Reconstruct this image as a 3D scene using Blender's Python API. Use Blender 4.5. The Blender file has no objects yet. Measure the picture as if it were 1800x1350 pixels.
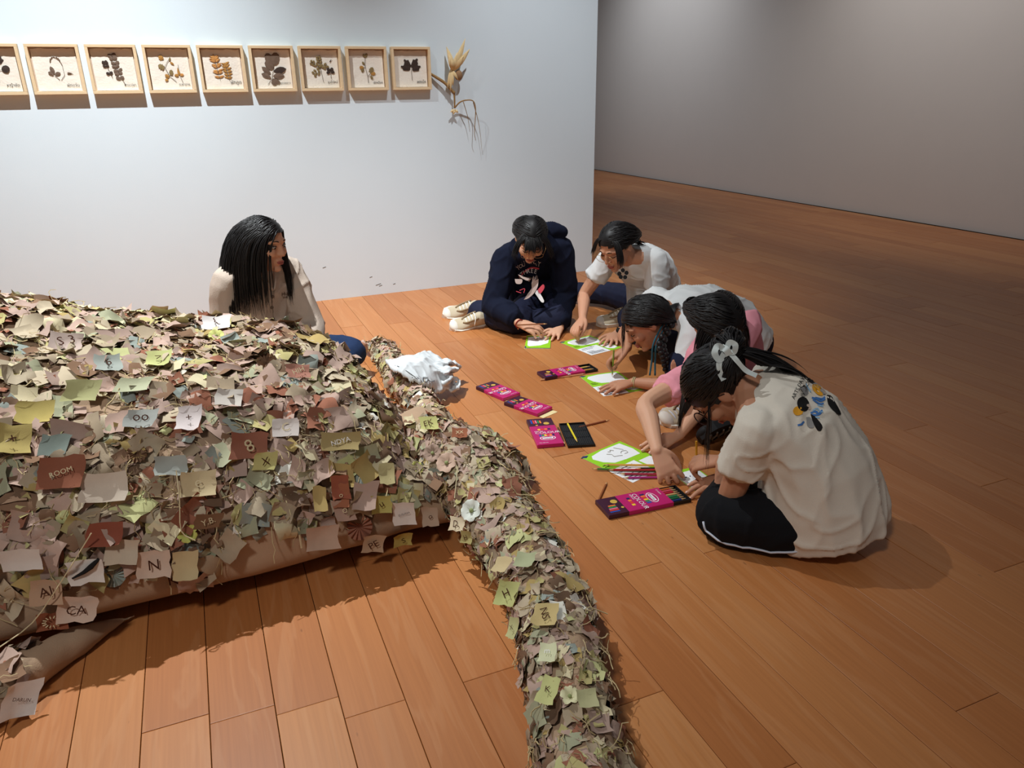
import bpy, bmesh, math, random
import numpy as np
from mathutils import Vector, Matrix, noise
from mathutils.bvhtree import BVHTree

PI = math.pi
random.seed(7)
scene = bpy.context.scene
col = scene.collection

# ------------------------------------------------------------------ camera
CAM_H = 1.35
F_PX = 1300.4                                   # focal length in pixels of an 1800 px wide frame
_pi, _ya, _ro = 0.371663, 0.390852, -0.017005    # pitch down, yaw right, roll
_d = np.array([math.sin(_ya) * math.cos(_pi), math.cos(_ya) * math.cos(_pi), -math.sin(_pi)])
_r = np.array([math.cos(_ya), -math.sin(_ya), 0.0])
_u = np.cross(_r, _d)
CR = math.cos(_ro) * _r + math.sin(_ro) * _u
CU = -math.sin(_ro) * _r + math.cos(_ro) * _u
CD = _d
cam_data = bpy.data.cameras.new('camera')
cam = bpy.data.objects.new('camera', cam_data)
col.objects.link(cam)
cam.matrix_world = Matrix(((CR[0], CU[0], -CD[0], 0.0), (CR[1], CU[1], -CD[1], 0.0),
                           (CR[2], CU[2], -CD[2], CAM_H), (0, 0, 0, 1)))
cam_data.sensor_width = 36.0
cam_data.lens = F_PX / 1800.0 * 36.0
cam_data.clip_start = 0.02
cam_data.clip_end = 100.0
scene.camera = cam

# ------------------------------------------------------------------ light
world = bpy.data.worlds.new('world')
scene.world = world
world.use_nodes = True
world.node_tree.nodes['Background'].inputs[0].default_value = (0.98, 0.97, 1.0, 1)
world.node_tree.nodes['Background'].inputs[1].default_value = 0.09


def spot(name, loc, target, energy, angle, blend, radius, color=(1, 1, 1)):
    l = bpy.data.lights.new(name, 'SPOT')
    l.energy = energy
    l.spot_size = math.radians(angle)
    l.spot_blend = blend
    l.shadow_soft_size = radius
    l.color = color
    o = bpy.data.objects.new(name, l)
    col.objects.link(o)
    o.location = loc
    o.rotation_euler = (Vector(target) - Vector(loc)).to_track_quat('-Z', 'Y').to_euler()
    return o


spot('track_and_fill_spot', (-0.43, 3.75, 4.3), (-0.45, 3.95, 0.0), 1180, 93, 1.0, 0.025, (0.94, 0.985, 1.0))
spot('track_and_fill_spot', (1.9, 3.3, 4.4), (2.6, 5.3, 0.1), 380, 60, 1.0, 0.04, (0.96, 0.98, 1.0))  # added wall wash, no known lamp: lifts the right end of the partition
spot('track_and_fill_spot', (-1.6, -0.6, 4.4), (0.5, 1.9, 0.3), 310, 66, 1.0, 0.25, (1.0, 0.97, 0.93))  # added soft fill behind the camera, brightens sculpture front and nearest girl's back
spot('track_and_fill_spot', (4.6, 10.5, 4.4), (7.18, 10.6, 1.7), 250, 95, 1.0, 0.06, (0.93, 0.96, 1.0))
spot('track_and_fill_spot', (4.6, 6.0, 4.4), (7.18, 5.8, 1.7), 240, 95, 1.0, 0.06, (1.0, 0.96, 0.93))

vs = scene.view_settings
vs.view_transform = 'Standard'
vs.look = 'None'
vs.exposure = 0.0
vs.gamma = 1.0
vs.use_curve_mapping = False


# ------------------------------------------------------------------ helpers
def V(*a):
    return np.array(a, float)


def unit(v):
    v = np.asarray(v, float)
    return v / max(1e-9, np.linalg.norm(v))


def ray(px, py):
    return CR * ((px - 900) / F_PX) - CU * ((py - 675) / F_PX) + CD


def atz(px, py, z=0.0):
    """world point at height z seen at a place of the photograph (used to measure the floor plan)"""
    v = ray(px, py)
    return V(0, 0, CAM_H) + v * ((z - CAM_H) / v[2])


def aty(px, py, y):
    v = ray(px, py)
    return V(0, 0, CAM_H) + v * (y / v[1])


def link(o):
    col.objects.link(o)
    return o


def tag(o, label=None, cat=None, group=None, kind=None):
    if label: o['label'] = label
    if cat: o['category'] = cat
    if group: o['group'] = group
    if kind: o['kind'] = kind
    return o


def empty(name, loc, label, cat, group=None, rz=0.0):
    o = bpy.data.objects.new(name, None)
    o.empty_display_size = 0.1
    o.location = loc
    o.rotation_euler = (0, 0, rz)
    link(o)
    return tag(o, label, cat, group)


def make_mesh(name, verts, faces, mats, smooth=False, midx=None):
    me = bpy.data.meshes.new(name)
    verts = np.asarray(verts, np.float32)
    if isinstance(faces, np.ndarray) and faces.ndim == 2:
        k = faces.shape[1]
        n = len(faces)
        me.vertices.add(len(verts))
        me.vertices.foreach_set('co', verts.ravel())
        me.loops.add(n * k)
        me.loops.foreach_set('vertex_index', faces.astype(np.int32).ravel())
        me.polygons.add(n)
        me.polygons.foreach_set('loop_start', np.arange(0, n * k, k, dtype=np.int32))
        me.polygons.foreach_set('loop_total', np.full(n, k, np.int32))
        me.update(calc_edges=True)
    else:
        me.from_pydata([tuple(map(float, v)) for v in verts], [], [tuple(int(i) for i in f) for f in faces])
        me.update()
    if not isinstance(mats, (list, tuple)):
        mats = [mats]
    for m in mats:
        me.materials.append(m)
    if midx is not None:
        me.polygons.foreach_set('material_index', np.asarray(midx, np.int32))
    if smooth:
        me.polygons.foreach_set('use_smooth', np.ones(len(me.polygons), bool))
    return me


def mesh_obj(name, verts, faces, mats, parent=None, smooth=False, midx=None, origin=None):
    """links one mesh object; verts are world (or parent-local when origin is None)"""
    verts = np.asarray(verts, float)
    if origin is not None:
        verts = verts - np.asarray(origin, float)
    o = bpy.data.objects.new(name, make_mesh(name, verts, faces, mats, smooth, midx))
    link(o)
    if parent is not None:
        o.parent = parent
    return o


class MB:
    """collects simple shapes into one mesh"""

    def __init__(self):
        self.v = []
        self.f = []
        self.m = []
        self.n = 0

    def add(self, verts, faces, mi=0):
        verts = np.asarray(verts, float)
        self.v.append(verts)
        for fc in faces:
            self.f.append(tuple(int(i) + self.n for i in fc))
            self.m.append(mi)
        self.n += len(verts)

    def loft(self, rings, cap=True, mi=0):
        """rings: list of (center, u, v) -> ellipse rings joined"""
        n = 14
        vs, fs = [], []
        for c, u, w in rings:
            for k in range(n):
                a = 2 * PI * k / n
                vs.append(np.asarray(c) + math.cos(a) * np.asarray(u) + math.sin(a) * np.asarray(w))
        for i in range(len(rings) - 1):
            for k in range(n):
                k2 = (k + 1) % n
                fs.append((i * n + k, i * n + k2, (i + 1) * n + k2, (i + 1) * n + k))
        if cap:
            fs.append(tuple(range(n - 1, -1, -1)))
            fs.append(tuple((len(rings) - 1) * n + k for k in range(n)))
        self.add(vs, fs, mi)

    def tube(self, pts, rad, n=8, mi=0, round_ends=False, flat=None):
        """tube along a polyline with parallel-transported frame; rad scalar or list; flat = (axis, factor)"""
        pts = [np.asarray(p, float) for p in pts]
        if np.isscalar(rad):
            rad = [rad] * len(pts)
        rad = list(rad)
        if round_ends:
            d0 = unit(pts[0] - pts[1]); d1 = unit(pts[-1] - pts[-2])
            r0, r1 = rad[0], rad[-1]
            p0, p1 = pts[0], pts[-1]
            pre = [(p0 + d0 * r0 * s, r0 * math.sqrt(max(0.0, 1 - s * s))) for s in (0.97, 0.8, 0.45)]
            post = [(p1 + d1 * r1 * s, r1 * math.sqrt(max(0.0, 1 - s * s))) for s in (0.45, 0.8, 0.97)]
            pts = [p for p, _ in pre] + pts + [p for p, _ in post]
            rad = [r for _, r in pre] + rad + [r for _, r in post]
        vs, fs = [], []
        t0 = unit(pts[1] - pts[0])
        a = np.cross(t0, V(0, 0, 1))
        if np.linalg.norm(a) < 1e-3:
            a = np.cross(t0, V(1, 0, 0))
        u = unit(a)
        for i, p in enumerate(pts):
            if i == 0: t = unit(pts[1] - pts[0])
            elif i == len(pts) - 1: t = unit(pts[-1] - pts[-2])
            else: t = unit(unit(pts[i + 1] - pts[i]) + unit(pts[i] - pts[i - 1]))
            u = unit(u - t * np.dot(u, t))
            w = np.cross(t, u)
            for k in range(n):
                an = 2 * PI * k / n
                vs.append(p + rad[i] * (math.cos(an) * u + math.sin(an) * w))
        for i in range(len(pts) - 1):
            for k in range(n):
                k2 = (k + 1) % n
                fs.append((i * n + k, i * n + k2, (i + 1) * n + k2, (i + 1) * n + k))
        fs.append(tuple(range(n - 1, -1, -1)))
        fs.append(tuple((len(pts) - 1) * n + k for k in range(n)))
        self.add(vs, fs, mi)

    def ell(self, c, rad, R=None, nu=14, nv=9, mi=0):
        """ellipsoid; R columns are its axes"""
        R = np.eye(3) if R is None else np.asarray(R)
        vs, fs = [], []
        for j in range(1, nv):
            th = PI * j / nv
            for i in range(nu):
                ph = 2 * PI * i / nu
                l = V(rad[0] * math.sin(th) * math.cos(ph), rad[1] * math.sin(th) * math.sin(ph), rad[2] * math.cos(th))
                vs.append(np.asarray(c) + R @ l)
        top, bot = len(vs), len(vs) + 1
        vs.append(np.asarray(c) + R @ V(0, 0, rad[2]))
        vs.append(np.asarray(c) - R @ V(0, 0, rad[2]))
        for j in range(nv - 2):
            for i in range(nu):
                i2 = (i + 1) % nu
                fs.append((j * nu + i, (j + 1) * nu + i, (j + 1) * nu + i2, j * nu + i2))
        for i in range(nu):
            i2 = (i + 1) % nu
            fs.append((top, i, i2))
            fs.append((bot, (nv - 2) * nu + i2, (nv - 2) * nu + i))
        self.add(vs, fs, mi)

    def box(self, c, h, R=None, mi=0, bevel=0.0):
        R = np.eye(3) if R is None else np.asarray(R)
        if bevel <= 0:
            s = [(-1, -1, -1), (1, -1, -1), (1, 1, -1), (-1, 1, -1), (-1, -1, 1), (1, -1, 1), (1, 1, 1), (-1, 1, 1)]
            vs = [np.asarray(c) + R @ (np.array(k) * np.asarray(h)) for k in s]
            self.add(vs, [(3, 2, 1, 0), (4, 5, 6, 7), (0, 1, 5, 4), (1, 2, 6, 5), (2, 3, 7, 6), (3, 0, 4, 7)], mi)
        else:
            b = bevel
            rings = []
            hx, hy, hz = h
            for z, i in ((-hz, b), (-hz + b, 0), (hz - b, 0), (hz, b)):
                rings.append([V(-hx + b, -hy + i, z), V(hx - b, -hy + i, z), V(hx - i, -hy + b, z), V(hx - i, hy - b, z),
                              V(hx - b, hy - i, z), V(-hx + b, hy - i, z), V(-hx + i, hy - b, z), V(-hx + i, -hy + b, z)])
            vs = [np.asarray(c) + R @ p for rg in rings for p in rg]
            fs = []
            for i in range(3):
                for k in range(8):
                    k2 = (k + 1) % 8
                    fs.append((i * 8 + k, i * 8 + k2, (i + 1) * 8 + k2, (i + 1) * 8 + k))
            fs.append(tuple(range(7, -1, -1)))
            fs.append(tuple(24 + k for k in range(8)))
            self.add(vs, fs, mi)

    def prism(self, poly, z0, z1, mi=0):
        """vertical prism over a 2D polygon (counter-clockwise)"""
        n = len(poly)
        vs = [V(p[0], p[1], z0) for p in poly] + [V(p[0], p[1], z1) for p in poly]
        fs = [tuple(range(n - 1, -1, -1)), tuple(range(n, 2 * n))]
        fs += [(k, (k + 1) % n, n + (k + 1) % n, n + k) for k in range(n)]
        self.add(vs, fs, mi)

    def verts(self):
        return np.concatenate(self.v) if self.v else np.zeros((0, 3))

    def build(self, name, mats, parent=None, smooth=False, origin=None):
        return mesh_obj(name, self.verts(), self.f, mats, parent, smooth,
                        self.m if isinstance(mats, (list, tuple)) and len(mats) > 1 else None, origin)


def remesh(mb, voxel, smooth=4, factor=0.5):
    """one continuous surface from overlapping closed shapes -> (verts, faces)"""
    me = bpy.data.meshes.new('tmp')
    me.from_pydata([tuple(v) for v in mb.verts()], [], mb.f)
    me.update()
    o = bpy.data.objects.new('tmp', me)
    col.objects.link(o)
    r = o.modifiers.new('r', 'REMESH')
    r.mode = 'VOXEL'
    r.voxel_size = voxel
    if smooth:
        s = o.modifiers.new('s', 'SMOOTH')
        s.factor = factor
        s.iterations = smooth
    dg = bpy.context.evaluated_depsgraph_get()
    dg.update()
    ev = o.evaluated_get(dg)
    m2 = ev.to_mesh()
    n = len(m2.vertices)
    co = np.empty(n * 3, np.float32)
    m2.vertices.foreach_get('co', co)
    nf = len(m2.polygons)
    lt = np.empty(nf, np.int32)
    m2.polygons.foreach_get('loop_total', lt)
    li = np.empty(len(m2.loops), np.int32)
    m2.loops.foreach_get('vertex_index', li)
    if (lt == 4).all():
        faces = li.reshape(-1, 4)
    else:
        faces = []
        k = 0
        for t in lt:
            faces.append(tuple(li[k:k + t])); k += t
    ev.to_mesh_clear()
    bpy.data.objects.remove(o)
    bpy.data.meshes.remove(me)
    return co.reshape(-1, 3).astype(float), faces


def vnormals(v, f):
    f = np.asarray(f)
    n = np.cross(v[f[:, 2]] - v[f[:, 0]], v[f[:, 3]] - v[f[:, 1]])
    out = np.zeros_like(v)
    for k in range(4):
        np.add.at(out, f[:, k], n)
    return out / np.maximum(1e-12, np.linalg.norm(out, axis=1))[:, None]


def vnoise(p, seed=0):
    """cheap smooth value noise, vectorised, range -1..1"""
    p = np.asarray(p, float)
    i = np.floor(p).astype(np.int64)
    fr = p - i
    fr = fr * fr * (3 - 2 * fr)

    def h(ix, iy, iz):
        n = (ix * 73856093) ^ (iy * 19349663) ^ (iz * 83492791) ^ (seed * 2654435761)
        n = (n ^ (n >> 13)) * 1274126177
        n = n & 0x7fffffff
        n = (n ^ (n >> 16)) & 0xffff
        return n / 32767.5 - 1.0
    r = 0
    for dx in (0, 1):
        wx = fr[:, 0] if dx else 1 - fr[:, 0]
        for dy in (0, 1):
            wy = fr[:, 1] if dy else 1 - fr[:, 1]
            for dz in (0, 1):
                wz = fr[:, 2] if dz else 1 - fr[:, 2]
                r = r + wx * wy * wz * h(i[:, 0] + dx, i[:, 1] + dy, i[:, 2] + dz)
    return r


def catmull(pts, k=6):
    pts = [np.asarray(p, float) for p in pts]
    P = [2 * pts[0] - pts[1]] + pts + [2 * pts[-1] - pts[-2]]
    out = []
    for i in range(1, len(P) - 2):
        p0, p1, p2, p3 = P[i - 1:i + 3]
        for j in range(k):
            t = j / k
            out.append(0.5 * ((2 * p1) + (-p0 + p2) * t + (2 * p0 - 5 * p1 + 4 * p2 - p3) * t * t
                              + (-p0 + 3 * p1 - 3 * p2 + p3) * t ** 3))
    out.append(pts[-1])
    return out


# ------------------------------------------------------------------ materials
def srgb(r, g, b):
    def c(x):
        x = x / 255.0
        return x / 12.92 if x <= 0.04045 else ((x + 0.055) / 1.055) ** 2.4
    return (c(r), c(g), c(b), 1.0)


def mat(name, rgb, rough=0.8, spec=0.3, var=0.0, vscale=30.0, bump=0.0, bscale=200.0, sheen=0.0, sss=0.0,
        stretch=(1, 1, 1), metallic=0.0, rnd=0.0):
    m = bpy.data.materials.new(name)
    m.use_nodes = True
    nt = m.node_tree
    b = nt.nodes['Principled BSDF']
    c = srgb(*rgb)
    b.inputs['Base Color'].default_value = c
    b.inputs['Roughness'].default_value = rough
    b.inputs['Specular IOR Level'].default_value = spec
    b.inputs['Metallic'].default_value = metallic
    if sheen:
        b.inputs['Sheen Weight'].default_value = sheen
    if sss:
        b.inputs['Subsurface Weight'].default_value = sss
        b.inputs['Subsurface Radius'].default_value = (0.012, 0.005, 0.003)
        b.inputs['Subsurface Scale'].default_value = 1.0
    src = None
    if var or bump:
        tc = nt.nodes.new('ShaderNodeTexCoord')
        mp = nt.nodes.new('ShaderNodeMapping')
        mp.inputs['Scale'].default_value = stretch
        nt.links.new(tc.outputs['Object'], mp.inputs['Vector'])
        src = mp.outputs['Vector']
    last = None
    if var:
        n = nt.nodes.new('ShaderNodeTexNoise')
        n.inputs['Scale'].default_value = vscale
        n.inputs['Detail'].default_value = 4
        nt.links.new(src, n.inputs['Vector'])
        mx = nt.nodes.new('ShaderNodeMix')
        mx.data_type = 'RGBA'
        lo = [max(0, x * (1 - var)) for x in c[:3]] + [1]
        hi = [min(1, x * (1 + var)) for x in c[:3]] + [1]
        mx.inputs[6].default_value = lo
        mx.inputs[7].default_value = hi
        nt.links.new(n.outputs['Fac'], mx.inputs[0])
        last = mx.outputs[2]
    if rnd:
        oi = nt.nodes.new('ShaderNodeObjectInfo')
        hs = nt.nodes.new('ShaderNodeHueSaturation')
        mr = nt.nodes.new('ShaderNodeMapRange')
        mr.inputs[3].default_value = 1 - rnd
        mr.inputs[4].default_value = 1 + rnd
        nt.links.new(oi.outputs['Random'], mr.inputs[0])
        nt.links.new(mr.outputs[0], hs.inputs['Value'])
        if last: nt.links.new(last, hs.inputs['Color'])
        else: hs.inputs['Color'].default_value = c
        last = hs.outputs['Color']
    if last:
        nt.links.new(last, b.inputs['Base Color'])
    if bump:
        n2 = nt.nodes.new('ShaderNodeTexNoise')
        n2.inputs['Scale'].default_value = bscale
        n2.inputs['Detail'].default_value = 3
        nt.links.new(src, n2.inputs['Vector'])
        bp = nt.nodes.new('ShaderNodeBump')
        bp.inputs['Strength'].default_value = bump
        bp.inputs['Distance'].default_value = 0.003
        nt.links.new(n2.outputs['Fac'], bp.inputs['Height'])
        nt.links.new(bp.outputs['Normal'], b.inputs['Normal'])
    return m


_txt = {}


def text2d(s, size=1.0, res=2):
    """flat text outlines -> (verts Nx2, faces); origin bottom left"""
    key = (s, res)
    if key not in _txt:
        cu = bpy.data.curves.new('txt', 'FONT')
        cu.body = s
        cu.resolution_u = res
        o = bpy.data.objects.new('txt', cu)
        col.objects.link(o)
        dg = bpy.context.evaluated_depsgraph_get()
        dg.update()
        me = o.evaluated_get(dg).to_mesh()
        vv = np.array([v.co[:2] for v in me.vertices]) if len(me.vertices) else np.zeros((0, 2))
        ff = [tuple(p.vertices) for p in me.polygons]
        o.evaluated_get(dg).to_mesh_clear()
        bpy.data.objects.remove(o)
        bpy.data.curves.remove(cu)
        _txt[key] = (vv, ff)
    vv, ff = _txt[key]
    return vv * size, ff
# ------------------------------------------------------------------ the room
WALL_Y, WALL_END, RIGHT_X = 5.30, 2.91, 7.18


def wall_mat(name, rgb):
    m = mat(name, rgb, rough=0.75, spec=0.2, var=0.02, vscale=3, bump=0.10, bscale=220)
    return m


M_wall = wall_mat('wall_paint', (221, 234, 242))
M_wall2 = wall_mat('wall_paint_grey', (222, 219, 216))
mb = MB()
mb.box((WALL_END / 2 - 3.0, WALL_Y + 0.12, 2.3), (WALL_END / 2 + 3.0, 0.12, 2.3))
w = mb.build('wall_left', M_wall)
tag(w, 'white gallery partition wall with the row of small frames', 'wall', kind='structure')
mb = MB()
for (px, py, wd) in ((665, 500, .02), (669, 502, .012), (693, 499, .009), (652, 487, .01), (570, 470, .012)):
    p = aty(px, py, WALL_Y)
    mb.box((p[0], WALL_Y - 0.0006, p[2]), (wd, 0.0005, 0.0022), R=Matrix.Rotation(-0.25, 3, 'Y'))
mb.build('scuff_mark', mat('scuff', (120, 120, 118)), w)
mb = MB()
mb.box((RIGHT_X + 0.1, 6.0, 2.3), (0.1, 10.0, 2.3))
w2 = mb.build('wall_right', M_wall2)
tag(w2, 'large plain grey wall across the dim side of the hall', 'wall', kind='structure')


def plank_mat(name, attr):
    m = bpy.data.materials.new(name)
    m.use_nodes = True
    nt = m.node_tree
    N, L = nt.nodes, nt.links
    b = N['Principled BSDF']
    geo = N.new('ShaderNodeNewGeometry')
    if attr:
        rn = N.new('ShaderNodeAttribute'); rn.attribute_name = 'rnd'; rnd = rn.outputs['Fac']
    else:
        rn = N.new('ShaderNodeObjectInfo'); rnd = rn.outputs['Random']
    off = N.new('ShaderNodeVectorMath'); off.operation = 'MULTIPLY_ADD'
    cb = N.new('ShaderNodeCombineXYZ')
    L.new(rnd, cb.inputs[0]); L.new(rnd, cb.inputs[1])
    L.new(cb.outputs[0], off.inputs[0]); off.inputs[1].default_value = (37.0, 91.0, 0)
    L.new(geo.outputs['Position'], off.inputs[2])
    mp = N.new('ShaderNodeMapping'); mp.inputs['Scale'].default_value = (9.0, 0.9, 1.0)
    L.new(off.outputs[0], mp.inputs['Vector'])
    n1 = N.new('ShaderNodeTexNoise'); n1.inputs['Scale'].default_value = 1.1; n1.inputs['Detail'].default_value = 5
    n1.inputs['Distortion'].default_value = 0.6
    L.new(mp.outputs[0], n1.inputs['Vector'])
    mp2 = N.new('ShaderNodeMapping'); mp2.inputs['Scale'].default_value = (120.0, 2.5, 1.0)
    L.new(off.outputs[0], mp2.inputs['Vector'])
    n2 = N.new('ShaderNodeTexNoise'); n2.inputs['Scale'].default_value = 1.0; n2.inputs['Detail'].default_value = 4
    L.new(mp2.outputs[0], n2.inputs['Vector'])
    # growth rings: bands of a stretched noise
    wv = N.new('ShaderNodeMath'); wv.operation = 'MULTIPLY'; wv.inputs[1].default_value = 26.0
    L.new(n1.outputs['Fac'], wv.inputs[0])
    sn = N.new('ShaderNodeMath'); sn.operation = 'SINE'
    L.new(wv.outputs[0], sn.inputs[0])
    pw = N.new('ShaderNodeMapRange'); pw.inputs[1].default_value = 0.55; pw.inputs[2].default_value = 1.0
    L.new(sn.outputs[0], pw.inputs[0])
    r = N.new('ShaderNodeValToRGB')
    r.color_ramp.elements[0].position = 0.0; r.color_ramp.elements[0].color = srgb(176, 110, 60)
    r.color_ramp.elements[1].position = 1.0; r.color_ramp.elements[1].color = srgb(195, 131, 77)
    e = r.color_ramp.elements.new(0.5); e.color = srgb(187, 120, 68)
    L.new(rnd, r.inputs[0])
    m1 = N.new('ShaderNodeMix'); m1.data_type = 'RGBA'; m1.blend_type = 'MULTIPLY'
    gr = N.new('ShaderNodeValToRGB')
    gr.color_ramp.elements[0].position = 0.3; gr.color_ramp.elements[0].color = (0.80, 0.74, 0.70, 1)
    gr.color_ramp.elements[1].position = 0.7; gr.color_ramp.elements[1].color = (1.06, 1.06, 1.06, 1)
    L.new(n2.outputs['Fac'], gr.inputs[0])
    m1.inputs[0].default_value = 0.45
    L.new(r.outputs[0], m1.inputs[6]); L.new(gr.outputs[0], m1.inputs[7])
    m2 = N.new('ShaderNodeMix'); m2.data_type = 'RGBA'; m2.blend_type = 'MIX'
    fm = N.new('ShaderNodeMath'); fm.operation = 'MULTIPLY'; fm.inputs[1].default_value = 0.09
    L.new(pw.outputs[0], fm.inputs[0]); L.new(fm.outputs[0], m2.inputs[0])
    L.new(m1.outputs[2], m2.inputs[6]); m2.inputs[7].default_value = srgb(226, 178, 132)
    # small dark specks and knots
    sp = N.new('ShaderNodeTexVoronoi'); sp.inputs['Scale'].default_value = 9.0
    mp3 = N.new('ShaderNodeMapping'); mp3.inputs['Scale'].default_value = (1.6, 0.55, 1.0)
    L.new(off.outputs[0], mp3.inputs['Vector']); L.new(mp3.outputs[0], sp.inputs['Vector'])
    sr = N.new('ShaderNodeMapRange'); sr.inputs[1].default_value = 0.05; sr.inputs[2].default_value = 0.02
    sr.inputs[3].default_value = 0.0; sr.inputs[4].default_value = 0.45
    L.new(sp.outputs['Distance'], sr.inputs[0])
    m3 = N.new('ShaderNodeMix'); m3.data_type = 'RGBA'
    L.new(sr.outputs[0], m3.inputs[0]); L.new(m2.outputs[2], m3.inputs[6]); m3.inputs[7].default_value = srgb(90, 50, 28)
    L.new(m3.outputs[2], b.inputs['Base Color'])
    b.inputs['Roughness'].default_value = 0.40
    b.inputs['Specular IOR Level'].default_value = 0.4
    bp = N.new('ShaderNodeBump'); bp.inputs['Strength'].default_value = 0.05; bp.inputs['Distance'].default_value = 0.001
    L.new(n2.outputs['Fac'], bp.inputs['Height']); L.new(bp.outputs[0], b.inputs['Normal'])
    return m


M_plank = plank_mat('beech_plank', False)
M_plank_far = plank_mat('beech_plank_far', True)
mb = MB()
mb.box((2.0, 6.5, -0.06), (6.0, 8.5, 0.045))
flo = mb.build('floor', mat('floor_joint', (70, 40, 22), rough=0.9))
tag(flo, 'orange beech plank floor running away towards the white wall', 'floor', kind='structure')

PW, PX0 = 0.1459, -0.0135
G = 0.0018
mb = MB()
mb.box((0, 0, -0.5), (0.5, 0.5, 0.5))
# unit plank with a small bevel along its long edges
bx = 0.006
uv_ = [(-.5, -.5, -1), (.5, -.5, -1), (.5, .5, -1), (-.5, .5, -1),
       (-.5, -.5, -.06), (.5, -.5, -.06), (.5, .5, -.06), (-.5, .5, -.06),
       (-.5 + bx, -.4985, 0), (.5 - bx, -.4985, 0), (.5 - bx, .4985, 0), (-.5 + bx, .4985, 0)]
uf_ = [(3, 2, 1, 0), (8, 9, 10, 11)] + [(k, (k + 1) % 4, 4 + (k + 1) % 4, 4 + k) for k in range(4)] \
    + [(4 + k, 4 + (k + 1) % 4, 8 + (k + 1) % 4, 8 + k) for k in range(4)]
plank_me = make_mesh('plank', uv_, uf_, M_plank)
rng = random.Random(31)
planks = []
known = {-2: 1.62, -1: None, 0: 1.66}
k0 = int(math.floor((-3.9 - PX0) / PW))
k1 = int(math.ceil((RIGHT_X - PX0) / PW))
yj2 = float(atz(310, 1271)[1]); yj5 = float(atz(542, 1240)[1]); yj9 = float(atz(1475, 1308)[1]); yj8 = float(atz(1340, 1330)[1])
fixed = {-2: yj2, 0: yj5, 6: yj9, 4: yj8, 2: float(atz(1020, 895)[1])}
for k in range(k0, k1):
    x0 = PX0 + k * PW
    y = -1.9 - rng.random() * 1.3
    if k in fixed:
        y = fixed[k] - 1.45 * 2
    while y < 14.9:
        ln = 1.45 if k in fixed else rng.choice((1.1, 1.3, 1.45, 1.6, 1.8))
        y1 = min(y + ln, 15.0)
        if x0 + PW / 2 < RIGHT_X:
            planks.append((x0 + PW / 2, y, y1))
        y = y1


def plank_area(p):
    x, ya, yb = p
    best = 0.0
    for t in (0.1, 0.5, 0.9):
        q = V(x, ya + (yb - ya) * t, 0) - V(0, 0, CAM_H)
        dz = q @ CD
        if dz < 0.3: continue
        sx = 900 + F_PX * (q @ CR) / dz
        sy = 675 - F_PX * (q @ CU) / dz
        if -60 < sx < 1860 and 200 < sy < 1420 and not (x < WALL_END and q[1] > WALL_Y):
            best += (yb - ya) / dz ** 3
    return best


planks.sort(key=plank_area, reverse=True)
far = MB()
far_r = []
for i, (x, ya, yb) in enumerate(planks):
    jz = rng.uniform(-0.0004, 0.0004)
    if i < 298 and plank_area((x, ya, yb)) > 0:
        o = bpy.data.objects.new('plank', plank_me)
        o.location = (x, (ya + yb) / 2, jz)
        o.scale = (PW - G, yb - ya - G, 0.012)
        link(o)
        o.parent = flo
    else:
        far.add([V(a[0] * (PW - G) + x, a[1] * (yb - ya - G) + (ya + yb) / 2, a[2] * 0.012 + jz) for a in uv_], uf_)
        far_r += [rng.random()] * len(uv_)
fo = far.build('far_planks', M_plank_far, flo)
at_ = fo.data.attributes.new('rnd', 'FLOAT', 'POINT')
at_.data.foreach_set('value', far_r)
tag(fo, kind='stuff')
# ------------------------------------------------------------------ the textile sculpture
def loft_sections(secs, n=30):
    vs, fs = [], []
    for X, yf, yb, H in secs:
        yc, hy = (yf + yb) / 2, (yb - yf) / 2
        zc = min(0.11, H * 0.45)
        for k in range(n):
            a = 2 * PI * k / n
            ca, sa = math.cos(a), math.sin(a)
            y = yc + hy * math.copysign(abs(ca) ** 0.85, ca)
            if sa >= 0: z = zc + (H - zc) * abs(sa) ** 0.92
            else:
                z = zc - (zc - 0.004) * abs(sa) ** 0.6
                y = yc + (y - yc) * (1 - 0.035 * abs(sa))
            vs.append(V(X, y, z))
    for i in range(len(secs) - 1):
        for k in range(n):
            k2 = (k + 1) % n
            fs.append((i * n + k2, i * n + k, (i + 1) * n + k, (i + 1) * n + k2))
    fs.append(tuple(range(n)))
    fs.append(tuple((len(secs) - 1) * n + k for k in range(n - 1, -1, -1)))
    return vs, fs


SC0 = V(0.0, 2.6, 0.0)
sculpt = empty('textile_sculpture', SC0, 'huge soft creature sculpture covered in stitched fabric scraps, lying on the floor', 'sculpture')
M_canvas = mat('raw_canvas', (178, 150, 124), rough=0.95, spec=0.1, var=0.22, vscale=5, bump=0.25, bscale=260)
secs = [(-2.0, 2.15, 3.0, 0.5), (-1.6, 1.95, 3.3, 0.72), (-1.1, 1.90, 3.4, 0.79), (-0.75, 1.90, 3.4, 0.77), (-0.6, 1.90, 3.38, 0.74),
        (-0.45, 1.905, 3.36, 0.705), (-0.3, 1.91, 3.34, 0.665), (-0.1, 1.92, 3.3, 0.62), (0.08, 1.93, 3.28, 0.585),
        (0.24, 1.945, 3.26, 0.55), (0.34, 1.95, 3.22, 0.505), (0.42, 1.97, 3.16, 0.44), (0.49, 1.975, 3.08, 0.32),
        (0.56, 1.99, 2.92, 0.215), (0.64, 2.0, 2.8, 0.18), (0.74, 2.03, 2.7, 0.155), (0.82, 2.07, 2.6, 0.14),
        (0.89, 2.13, 2.55, 0.13), (0.94, 2.18, 2.42, 0.11), (0.965, 2.24, 2.34, 0.09)]
mb = MB(); mb.add(*loft_sections(secs))
bv, bf = remesh(mb, 0.022, 6)
nz = vnormals(bv, bf)
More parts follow.
